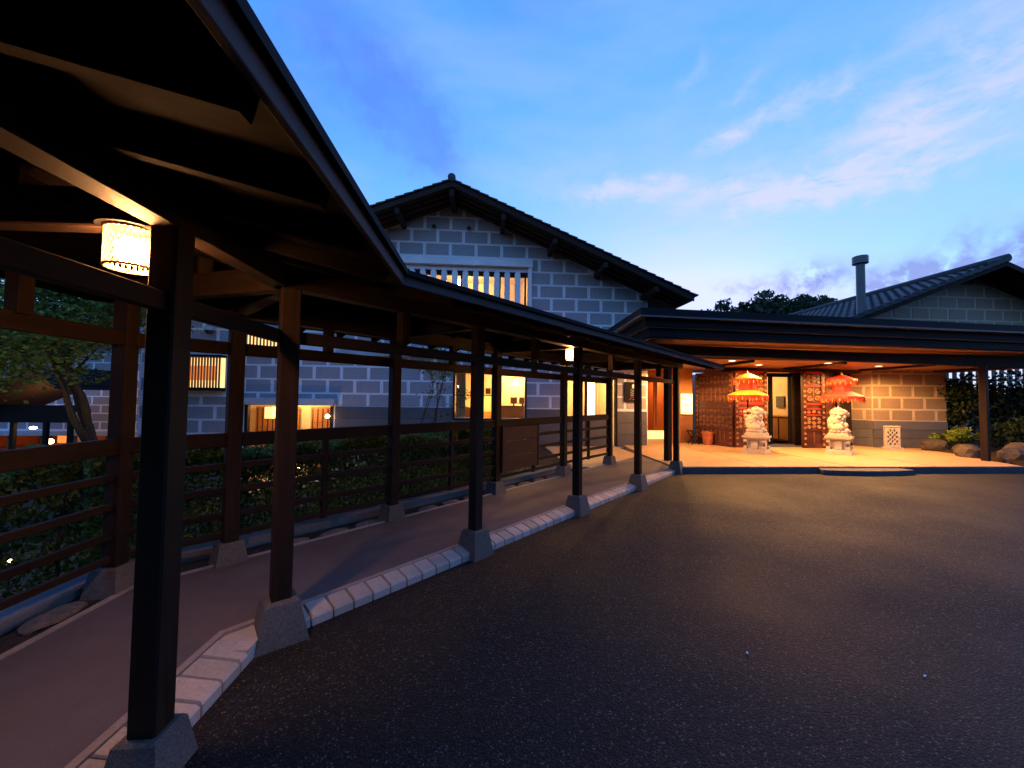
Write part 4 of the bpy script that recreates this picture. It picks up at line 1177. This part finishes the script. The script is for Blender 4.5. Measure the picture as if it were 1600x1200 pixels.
for s_ in (-1, 1):
    bl(s_*.14, .05, .13, .12, (.75, 1.2, 1.0)); bl(s_*.10, -.15, .08, .055, (1, 1.3, 1)); bl(s_*.09, -.14, .22, .055, (1, 1, 1.7)); bl(s_*.09, -.19, .05, .05, (1, 1.3, .7))
    bl(s_*.065, -.16, .645, .032); bl(s_*.12, -.02, .68, .045, (.7, .8, 1.2)); bl(s_*.13, .0, .56, .07); bl(s_*.14, .02, .46, .065); bl(s_*.10, -.10, .48, .055)
for k in range(7):
    a = k*math.pi/6; bl(.12*math.cos(a), .07, .58+.12*math.sin(a), .055)
for k in range(5): bl(.02*math.sin(k), .20+.02*k, .15+.11*k, .065-.004*k)
bl(0, .18, .64, .06); bl(0, 0, .74, .055, (1, 1, .8)); bl(0, 0, .02, .20, (1.1, 1.15, .25))
for k in range(9):
    for j in range(4):
        a = -2.6+k*.65; zz = .30+.10*j; rr = .185-.02*j
        bl(rr*math.cos(a), .04+rr*math.sin(a), zz, .030, (1, 1, .8))
for k in range(10): bl(.15*math.cos(k*.63), .02+.14*math.sin(k*.63), .66, .032, (.9, .9, 1.3))
for k in range(14): bl(.20*math.cos(k*.45), .03+.21*math.sin(k*.45), .035, .034)
fig_a = figure_mesh('figure', blobs)
blobs = [b_ for b_ in blobs if not (abs(b_[0][0]) < .05 and b_[0][1] > .17)]
bl(.02, .17, .30, .12, (1, .8, 1.6)); bl(.0, .10, .60, .12, (1.1, .9, 1.1)); bl(-.03, .05, .70, .09, (1.2, 1, .7))
fig_b = figure_mesh('figure', blobs)
def statue(x, y, rz, label, fig):
    s_ = thing('guardian_statue', label, 'statue', (x, y, ZP), 'stone statues on pedestals flanking the doors')
    def bx(name, parts):
        mb = MB()
        for hw0, hw1, z0, z1 in parts: mb.frus((0, 0), hw0, hw1, z0, z1)
        me = mb.mesh(name, 'sandstone')
        return reg(bpy.data.objects.new(name, me), T(x, y, ZP) @ Matrix.Rotation(rz, 4, 'Z'), s_)
    bx('base_slab', [(.29, .285, 0, .07), (.265, .255, .072, .125)])
    wst = MB().frus((0, 0), .17, .17, .127, .40)
    for a_ in range(4):
        c, sn = math.cos(a_*math.pi/2), math.sin(a_*math.pi/2)
        wst.box((.215*c-.215*sn, .215*sn+.215*c, .165), (.09, .09, .075)); wst.box((.215*c-.215*sn, .215*sn+.215*c, .36), (.09, .09, .075))
        wst.box((.19*c, .19*sn, .26), (.07 if abs(c) > .5 else .16, .16 if abs(c) > .5 else .07, .24))
    reg(bpy.data.objects.new('waist', wst.mesh('waist', 'sandstone')), T(x, y, ZP) @ Matrix.Rotation(rz, 4, 'Z'), s_)
    bx('top_slab', [(.25, .285, .402, .44), (.29, .29, .442, .50), (.245, .235, .502, .56), (.22, .21, .562, .60)])
    reg(bpy.data.objects.new('figure', fig), T(x, y, ZP+.60) @ Matrix.Rotation(rz+R(45)-R(30), 4, 'Z') @ Matrix.Diagonal((1, 1, .93, 1)), s_)
statue(7.70, 10.42, R(38), 'pale stone guardian statue on a stepped pedestal under the golden umbrella', fig_a)
statue(10.12, 10.34, R(38), 'pale stone guardian statue on a stepped pedestal under the red umbrella', fig_b)

def umbrella(px, py, cx, cy, cloth, cloth2, cloth3, pole, label, tilt=0):
    u = thing('ceremonial_umbrella', label, 'umbrella', (px, py, ZP), 'two-tiered umbrellas above the statues')
    MB().cyl((px, py, ZP), (cx, cy, 2.43), .020, n=10).build('pole', pole, u)
    rip = lambda q: .035*math.cos(q*12)
    def tier(z0, r, h, fr, c1, c2, c3):
        a = MB().lathe([(.015, z0+h), (r*.25, z0+h*.86), (r*.55, z0+h*.58), (r*.8, z0+h*.28), (r*.97, z0+.015), (r, z0)], (cx, cy, 0), 48, rip)
        ca = a.build('canopy', c1, u, smooth=True, recalc=False)
        MB().lathe([(r*1.0, z0), (r*1.005, z0-.035), (r*.99, z0-fr*.45)], (cx, cy, 0), 48, rip).build('valance', c2, ca, recalc=False)
        n = 54
        fg, fg2 = MB(), MB()
        for k in range(n):
            q = 2*math.pi*k/n; L_ = fr*(.75 if k % 2 else 1.0)
            x, y = cx+r*1.0*math.cos(q), cy+r*1.0*math.sin(q)
            (fg if k % 3 else fg2).cyl((x, y, z0-fr*.30), (x*1.0, y, z0-L_), .010, .017 if k % 2 else .008, 6)
        fg.build('fringe', c2, ca)['kind'] = 'stuff'; fg2.build('fringe', c3, ca)['kind'] = 'stuff'
        rb = MB()
        for k in range(12):
            q = 2*math.pi*k/12+.13
            rb.tube([(cx+.03*math.cos(q), cy+.03*math.sin(q), z0+h*.72), (cx+r*.92*math.cos(q), cy+r*.92*math.sin(q), z0+.01)], .006, 4)
        rb.build('ribs', 'carved_wood', ca)['kind'] = 'stuff'
    tier(1.77, .50, .20, .19, cloth, cloth2, cloth3)
    tier(2.25, .35, .16, .17, cloth, cloth2, cloth3)
    MB().lathe([(.20, 1.88), (.21, 2.0), (.21, 2.22), (.19, 2.27)], (cx, cy, 0), 24, rip).build('drum', 'red_cloth', u, recalc=False)
    MB().lathe([(.001, 2.50), (.02, 2.46), (.035, 2.42), (.02, 2.38), (.012, 2.34)], (cx, cy, 0), 12).build('finial', 'gold_cloth', u, smooth=True)
umbrella(7.72, 10.80, 7.70, 10.78, 'gold_cloth', 'red_cloth', 'gold_cloth', 'dark_wood', 'golden two-tiered fringed umbrella left of the glass door')
umbrella(10.30, 10.72, 10.58, 10.70, 'red_cloth', 'red_cloth', 'orange_cloth', 'white_paint', 'red two-tiered fringed umbrella on a white pole, right of the glass door')

pot = thing('flower_pot', 'orange terracotta flower pot on the porch by the brown carved leaf', 'pot', (7.42, 12.35, ZP))
MB().lathe([(.001, 0), (.135, 0), (.175, .36), (.195, .362), (.20, .43), (.18, .43), (.165, .37), (.001, .36)], (7.40, 12.33, ZP), 24).build('body', 'terracotta', pot, smooth=False)
for z in (.12, .24): MB().lathe([(.148+.1*z*.4, z), (.16+.1*z*.4, z+.01), (.149+.1*z*.4, z+.02)], (7.40, 12.33, ZP), 24).build('ring', 'terracotta', pot)
stl = thing('folding_stool', 'dark cross-legged folding stool beside the flower pot', 'stool', (7.02, 12.5, ZP))
for y in (12.38, 12.62):
    MB().tube([(6.88, y, ZP), (7.16, y, ZP+.42)], .016, 6).build('leg', 'dark_wood', stl); MB().tube([(7.16, y+.02, ZP), (6.88, y+.02, ZP+.42)], .016, 6).build('leg', 'dark_wood', stl)
MB().b6(6.84, 7.20, 12.34, 12.66, ZP+.42, ZP+.455).build('seat', 'dark_wood', stl)

# carved stone tablet leaning place in front of the block wall
tb = thing('stone_tablet', 'pale pierced stone tablet standing before the dark dado wall', 'tablet', (12.93, 11.38, ZP))
TM = T(12.92, 11.38, ZP) @ Matrix.Rotation(R(-6), 4, 'Z')
def tpart(name, mb, mat): return reg(bpy.data.objects.new(name, mb.mesh(name, mat)), TM, tb)
tpart('foot', MB().b6(-.29, .29, -.07, .07, 0, .055), 'sandstone')
slab = MB()
xs = np.linspace(-.235, .235, 8); zs = np.linspace(.06, .70, 10)
for i in range(7):
    for j in range(9):
        if i in (0, 6) or j in (0, 8) or (i+j) % 2 == 0: slab.b6(xs[i], xs[i+1]-.0005, -.03, .03, zs[j], zs[j+1]-.0005)
tpart('slab', slab, 'sandstone')
tpart('backing', MB().b6(-.22, .22, .032, .045, .08, .68), 'sandstone')
tpart('cap', MB().frus((0, 0), .245, .235, .702, .735, 0, .045, .04), 'sandstone')

# garden rocks and shrubs at the right end
rl_ = [('large rounded brown rock at the end of the block wall', (13.95, 11.05, .32), .36, (1.15, .8, .75)),
       ('long flat brown rock under the bright green shrub', (14.1, 10.35, .28), .40, (1.3, .7, .62)),
       ('brown rock just left of the right porch post', (13.35, 9.75, .28), .36, (.9, .9, .75)),
       ('dark rock just right of the right porch post', (13.55, 8.95, .26), .42, (1.1, .9, .75)),
       ('dark grey boulder at the right edge behind the kerb end', (13.9, 8.25, .24), .50, (1.2, 1, .75)),
       ('small rock between the boulder and the shrub', (14.4, 9.4, .38), .38, (1, 1, .8))]
for lb, (x, y), rz in (('tiny white scrap lying on the asphalt in the right foreground', (2.59, 2.13), .5), ('tiny pale scrap lying on the asphalt in the middle foreground', (1.68, 2.38), 1.2)):
    tag(MB().box((x, y, .006), (.018, .010, .005), rz).build('litter_scrap', 'white_paint'), lb, 'litter')
for lb, c, r_, sq in rl_:
    o = rock('garden_rock', (c[0], c[1], c[2]-.04), r_*.82, sq, jit=.12); tag(o, lb, 'rock', 'rocks edging the planting bed')
bedm = MB().prism([(13.1, 8.4), (25, 7.0), (25, 16), (15.25, 16), (15.25, 11.6), (13.9, 11.2), (13.7, 10.2)], -.1, .2)
structure('planting_bed', bedm, 'soil')
sh = thing('bright_shrub', 'low bright yellow green shrub lit beside the block wall', 'shrub', (14.6, 10.9, .2))
foliage('foliage', np.concatenate([clumps(26, 90, (14.5, 10.75, .62), (.75, .5, .28), .17, .1)]), .10, 'bright_leaf', sh, 0, .3)
stems = MB()
for k in range(14): stems.tube([(14.5+random.uniform(-.3, .3), 10.8+random.uniform(-.2, .2), .2), (14.5+random.uniform(-.6, .6), 10.75+random.uniform(-.4, .4), .7)], .008, 4)
stems.build('stem', 'bark', sh)
def bush(name, label, c, rad, ncl, per, cr, size, mat, base, cat='shrub', group=None, bias=.3):
    b_ = thing(name, label, cat, (c[0], c[1], base), group)
    foliage('foliage', clumps(ncl, per, c, rad, cr, bias), size, mat, b_)
    stm = MB()
    for k in range(6): stm.tube([(c[0]+random.uniform(-.15, .15), c[1]+random.uniform(-.1, .1), base), (c[0]+random.uniform(-.4, .4)*rad[0], c[1]+random.uniform(-.4, .4)*rad[1], c[2]+rad[2]*.3)], [.03, .012], 5)
    stm.build('stem', 'bark', b_)
    return b_
bush('evergreen_shrub', 'tall dark evergreen shrub against the end of the block wall', (15.6, 11.6, 1.45), (.75, .6, 1.15), 60, 60, .28, .11, 'dark_leaf', .15, group='dark shrubs behind the rocks')
bush('evergreen_shrub', 'tall dark evergreen shrub behind the right porch post', (16.9, 11.6, 1.5), (.95, .7, 1.25), 80, 60, .30, .11, 'dark_leaf', .15, group='dark shrubs behind the rocks')
bush('evergreen_shrub', 'tall dark evergreen shrub at the right edge of the picture', (18.2, 11.3, 1.6), (1.0, .8, 1.35), 90, 60, .32, .12, 'dark_leaf', .15, group='dark shrubs behind the rocks')
bush('evergreen_shrub', 'dark evergreen shrub filling the corner between the block wall and the slat fence', (15.9, 12.8, 1.3), (1.1, .6, 1.3), 80, 60, .32, .12, 'dark_leaf', .15, group='dark shrubs behind the rocks')
bush('evergreen_shrub', 'low dark evergreen shrub in front of the taller ones, behind the boulders', (16.0, 10.2, .85), (1.0, .6, .65), 60, 60, .26, .10, 'dark_leaf', .15, group='dark shrubs behind the rocks')
bush('evergreen_shrub', 'low dark evergreen shrub right of the boulders', (17.2, 9.6, .9), (1.2, .7, .7), 60, 60, .28, .10, 'dark_leaf', .15, group='dark shrubs behind the rocks')
fn = thing('slat_fence', 'pale upright slat fence glimpsed above the dark shrubs at the right', 'fence', (20, 14.6, 0))
for k in range(20):
    beam('slat', (16.2+.36*k, 14.6, .2), (16.2+.36*k, 14.6, 3.1), .19, .03, 'white_paint', fn, .003, R(90))
for z in (.7, 2.6): beam('rail', (16.0, 14.66, z), (23.4, 14.66, z), .05, .09, 'white_paint', fn, .004)

# ================================================================ GARDEN
def hedge_points(n, p0, p1, wdt, z0, z1):
    """points near the surface of a clipped box hedge"""
    p0, p1 = np.array(p0, float), np.array(p1, float); d = p1-p0; L = np.linalg.norm(d); d /= L; nrm = np.array([d[1], -d[0]])
    u = rng.uniform(0, L, n); v_ = rng.uniform(-.5, .5, n); z = rng.uniform(0, 1, n)
    k = rng.integers(0, 5, n)
    v_ = np.where(k <= 1, .5-np.abs(rng.normal(0, .06, n)), v_); z = np.where(k == 2, 1-np.abs(rng.normal(0, .06, n)), z); z = np.where(k == 3, 1-np.abs(rng.normal(0, .10, n)), z)
    lump_ = .05*np.sin(u*3.1)+.04*np.sin(u*7.7+1)+.03*np.sin(u*13+v_*9)
    pts = np.empty((n, 3)); pts[:, :2] = p0+np.outer(u, d)+np.outer(v_*wdt, nrm); pts[:, 2] = z0+(z1-z0)*z+lump_*z
    # thin, patchy lower part
    keep = rng.uniform(0, 1, n) < np.clip(.45+z*.9, 0, 1)
    return pts[keep]
hg = thing('clipped_hedge', 'clipped green hedge behind the railing along the far part of the walkway', 'hedge', (-1.6, 6.0, -.2))
foliage('foliage', hedge_points(60000, (-3.6, 3.75), (.1, 7.45), .75, -.25, 1.02), .052, 'hedge_leaf', hg)
stm = MB()
for k in range(34):
    tt = k/33; x, y = -3.6+3.7*tt+random.uniform(-.2, .2), 3.75+3.7*tt+random.uniform(-.2, .2)
    stm.tube([(x, y, -.35), (x+random.uniform(-.15, .15), y+random.uniform(-.15, .15), .35), (x+random.uniform(-.25, .25), y+random.uniform(-.25, .25), .8)], [.018, .012, .006], 5)
stm.build('stem', 'bark', hg)
hg = thing('clipped_hedge', 'clipped green hedge behind the railing left of the nearest post', 'hedge', (-4.2, 2.0, -.4))
foliage('foliage', hedge_points(56000, (-4.15, -.6), (-4.15, 4.9), .85, -.45, 1.0), .052, 'hedge_leaf', hg)
stm = MB()
for k in range(22):
    y = -.6+4.0*k/21; x = -4.15+random.uniform(-.25, .25)
    stm.tube([(x, y, -.7), (x+random.uniform(-.15, .15), y, .2), (x+random.uniform(-.25, .25), y+random.uniform(-.2, .2), .6)], [.018, .012, .006], 5)
stm.build('stem', 'bark', hg)
# low ground plants just behind the kerb
gp = thing('ground_cover', 'low green ground cover just behind the garden kerb', 'plants', (-2.0, 5.2, .1))
pts = []
for k in range(4200):
    s = rng.uniform(.2, 6.8); x, y = s2pt(6.62+abs(rng.normal(0, .30)), s); pts.append((x, y, .06+abs(rng.normal(0, .07))))
foliage('foliage', np.array(pts), .055, 'maple_leaf', gp, .4); gp['kind'] = 'stuff'

def branchy(root, length, radius, depth, spread, up, tips, mb, nseg=4, first=None):
    p = Vector(root); d = first or Vector((random.uniform(-.15, .15), random.uniform(-.15, .15), 1)).normalized()
    pts = [p.copy()]; rs = [radius]
    for i in range(nseg):
        d = (d+Vector((random.uniform(-1, 1), random.uniform(-1, 1), random.uniform(-.4, .6)))*.16).normalized()
        p = p+d*length/nseg; pts.append(p.copy()); rs.append(radius*(1-.5*(i+1)/nseg))
    mb.tube(pts, rs, 7 if depth > 1 else 5)
    if depth == 0: tips.append(p.copy()); return
    if depth <= 2: tips.append(pts[-2].copy())
    for k in range(random.choice((2, 3, 3))):
        nd = (d*up+Vector((random.uniform(-1, 1), random.uniform(-1, 1), random.uniform(-.25, .5)))*spread).normalized()
        branchy(p if k else pts[-2], length*random.uniform(.6, .8), rs[-1]*.85, depth-1, spread, up, tips, mb, nseg, nd)
def tree(name, label, root, length, radius, depth, spread, up, leaf, size, per, cr, flat, group=None, first=None, extra=None, xmax=None):
    t_ = thing(name, label, 'tree', root, group)
    mb = MB(); tips = []
    branchy(root, length, radius, depth, spread, up, tips, mb, first=first)
    mb.build('trunk', 'bark', t_)
    pts = []
    for q in tips:
        c = np.array(q)
        r_ = cr*rng.uniform(.7, 1.3)
        z = rng.normal(size=(per, 3))*np.array([r_, r_, r_*.35])*.6
        pts.append(c+z)
    pts = np.concatenate(pts + ([extra] if extra is not None else []))
    if xmax is not None: pts = pts[pts[:, 0] < xmax]
    foliage('crown', pts, size, leaf, t_, flat, .7)
    return t_
random.seed(21)
tree('maple_tree', 'leafy maple tree with a forked dark trunk standing in the garden', (-8.75, 9.3, -1.2), 2.1, .20, 4, .6, .7, 'maple_leaf', .10, 90, .55, .7, first=Vector((.05, 0, 1)),
     extra=clumps(46, 90, (-9.5, 9.0, 3.0), (2.0, 1.5, 1.5), .42, .2), xmax=-7.5)
random.seed(33)
tree('maple_tree', 'dense maple branch crown at the far left edge of the garden', (-11.6, 8.6, -1.2), 2.0, .16, 5, .8, .5, 'maple_leaf', .10, 90, .7, .7)
random.seed(5)
tree('slender_tree', 'thin young tree with sparse leaves before the block wall, left one of two', (-1.75, 9.3, -.3), 1.35, .030, 3, .6, .8, 'maple_leaf', .07, 22, .22, .4, 'slender trees behind the hedge', Vector((.12, 0, 1)))
random.seed(11)
tree('slender_tree', 'thin young tree with sparse leaves before the block wall, right one of two', (-1.12, 9.1, -.3), 1.55, .034, 3, .6, .8, 'maple_leaf', .07, 22, .22, .4, 'slender trees behind the hedge', Vector((.03, 0, 1)))

# trees on the hill behind
def far_tree(label, c, rad, base):
    t_ = thing('broad_tree', label, 'tree', (c[0], c[1], base), 'trees behind the porch roof')
    pts = clumps(480, 70, c, rad, rad[0]*.17, .3)
    foliage('crown', pts, .50, 'far_leaf', t_)
    mb = MB().tube([(c[0], c[1], base), (c[0]+.2, c[1], c[2]-rad[2]*.5), (c[0], c[1], c[2])], [.4, .3, .15], 8)
    for k in range(6):
        a = k; mb.tube([(c[0]+.1, c[1], c[2]-rad[2]*.5), (c[0]+math.cos(a)*rad[0]*.5, c[1]+math.sin(a)*rad[1]*.5, c[2]+rad[2]*.2)], [.2, .06], 6)
    mb.build('trunk', 'bark', t_)
far_tree('broad dark tree on the skyline between the two roofs, the taller one', (33.5, 42, 9.6), (5.2, 4.5, 4.6), -1.2)
far_tree('lower dark tree on the skyline left of the taller one', (27.6, 42, 8.9), (4.6, 4, 3.9), -1.2)
far_tree('dark tree on the skyline right of the taller one, by the flue pipe', (39.5, 43, 9.4), (4.6, 4, 4.4), -1.2)

# left wing and garden pavilion
lw = thing('garden_wing', 'distant block clad wing of the inn with lit rooms below', 'building', (-19, 20, -1.2))
o, Ml = wall_sheet([(-25, -.25), (-13.5, -.25), (-13.5, 4.2), (-25, 4.2)], [], (0, 20), (1, 0), (0, -1), .2, 'wall', 'joint_tile', lw)
cs = [(-.2+.41*k, -.2+.41*(k+1), A_ if k % 2 else Bp) for k in range(10)]
blocks([(-24.9, -.15), (-13.6, -.15), (-13.6, 4.1), (-24.9, 4.1)], [], cs, .81, .095, .058, Ml, 'block_tile', lw, (-25, -13.5))
MB().prism3([(-26, 18.9, 4.1), (-12.5, 18.9, 4.1), (-12.5, 18.9, 4.25), (-26, 18.9, 4.25)], (0, 6, 2.2)).build('roof', 'roof_tile', lw)
MB().b6(-25, -13.5, 19.75, 19.98, -.45, -.26).build('ledge', 'ledge_paint', lw)
room(-24.5, -13.6, 20.3, 23, -1.19, -.3, 'orange_plaster', lw)
for k in range(8): beam('post', (-24+1.45*k, 20.1, -1.2), (-24+1.45*k, 20.1, -.26), .2, .2, 'door_wood', lw)
for k in range(4): MB().b6(-23.3+2.9*k, -22.4+2.9*k, 22.8, 22.9, -1.15, -.4).build('lit_window', 'paper_lit', lw)
light('room_light', 'POINT', (-18.6, 21.3, -.5), 60, (1.0, .5, .18), lw, shadow_soft_size=.15)
pv = thing('garden_pavilion', 'small roofed garden entrance with warm lamps under its eaves, far left', 'building', (-18, 17, -1.2))
for x1, z1 in ((-20.6, .75), (-16.3, 1.72)):
    MB().prism3([(-17.0, 15.8, 2.42), (x1, 15.8, z1), (x1, 15.8, z1+.12), (-17.0, 15.8, 2.54)], (0, 3.2, 0)).build('roof', 'gable_wood', pv)
    MB().prism3([(-17.0, 15.75, 2.545), (x1, 15.75, z1+.125), (x1, 15.75, z1+.20), (-17.0, 15.75, 2.62)], (0, 3.3, 0)).build('roofing', 'roofing', pv)
beam('beam', (-20.4, 16.6, .75), (-16.4, 16.6, .75), .15, .7, 'dark_wood', pv)
for x in (-20.2, -18.6, -17.4, -16.5): beam('post', (x, 16.6, -1.2), (x, 16.6, .45), .14, .14, 'dark_wood', pv)
light('eave_light', 'POINT', (-17.9, 17.4, 1.2), 45, (1.0, .5, .18), pv, shadow_soft_size=.1)
for (x, z, r_), lb in zip(((-18.2, .16, .10), (-17.55, -.38, .11)), ('flat glowing lamp under the far left pavilion beam', 'round shaded lamp glowing inside the far left pavilion')):
    o = MB().ico((x, 16.9, z), r_, 2, (1.2, 1, .6 if z > 0 else 1)).build('paper_lantern', 'globe_glow', smooth=True); tag(o, lb, 'lantern', 'lamps in the garden pavilion')
# garden path light and lit paving in the garden
gl2 = thing('garden_light', 'small bright garden spike light in the shrubs at the lower left', 'light', (-6.0, 5.4, -.95))
MB().ico((-6.0, 5.38, -.55), .035, 2).build('lens', 'small_glow', gl2, smooth=True); MB().cyl((-6.0, 5.4, -1.0), (-6.0, 5.4, -.58), .012, n=8).build('stake', 'dark_metal', gl2)
light('garden_glow', 'POINT', (-6.0, 5.3, -.45), 1.5, (1.0, .6, .25), gl2, shadow_soft_size=.04)
gl3 = thing('garden_light', 'small added light behind the hedge, warming the ground before the low doorway', 'light', (-4.9, 10.6, -.9))  # added lamp, stands in for the doorway's warm spill on the ground
MB().ico((-4.9, 10.6, -.35), .05, 2).build('lens', 'small_glow', gl3, smooth=True); MB().cyl((-4.9, 10.6, -1.1), (-4.9, 10.6, -.40), .012, n=8).build('stake', 'dark_metal', gl3)
light('garden_glow', 'POINT', (-4.9, 10.55, -.25), 34, (1.0, .58, .22), gl3, shadow_soft_size=.05)
pvg = MB().prism([(-6.0, 10.0), (-4.4, 10.2), (-4.5, 12.05), (-7.0, 12.05)], -1.3, -.98); structure('garden_paving', pvg, 'porch_stone')

for (x, y, pw_), lb in zip([(-7.6, 7.6, 75), (-9.6, 7.2, 60)], ['low garden light under the forked maple tree', 'low garden light under the far left maple']):
    g_ = thing('garden_light', lb, 'light', (x, y, -1.2))
    MB().ico((x, y, -.75), .04, 2).build('lens', 'small_glow', g_, smooth=True); MB().cyl((x, y, -1.2), (x, y, -.78), .012, n=8).build('stake', 'dark_metal', g_)
    l_ = light('garden_glow', 'SPOT', (x, y, -.68), pw_, (1.0, .72, .38), g_, spot_size=R(120), spot_blend=.6, shadow_soft_size=.05)
    l_.rotation_euler = (math.pi, 0, 0)
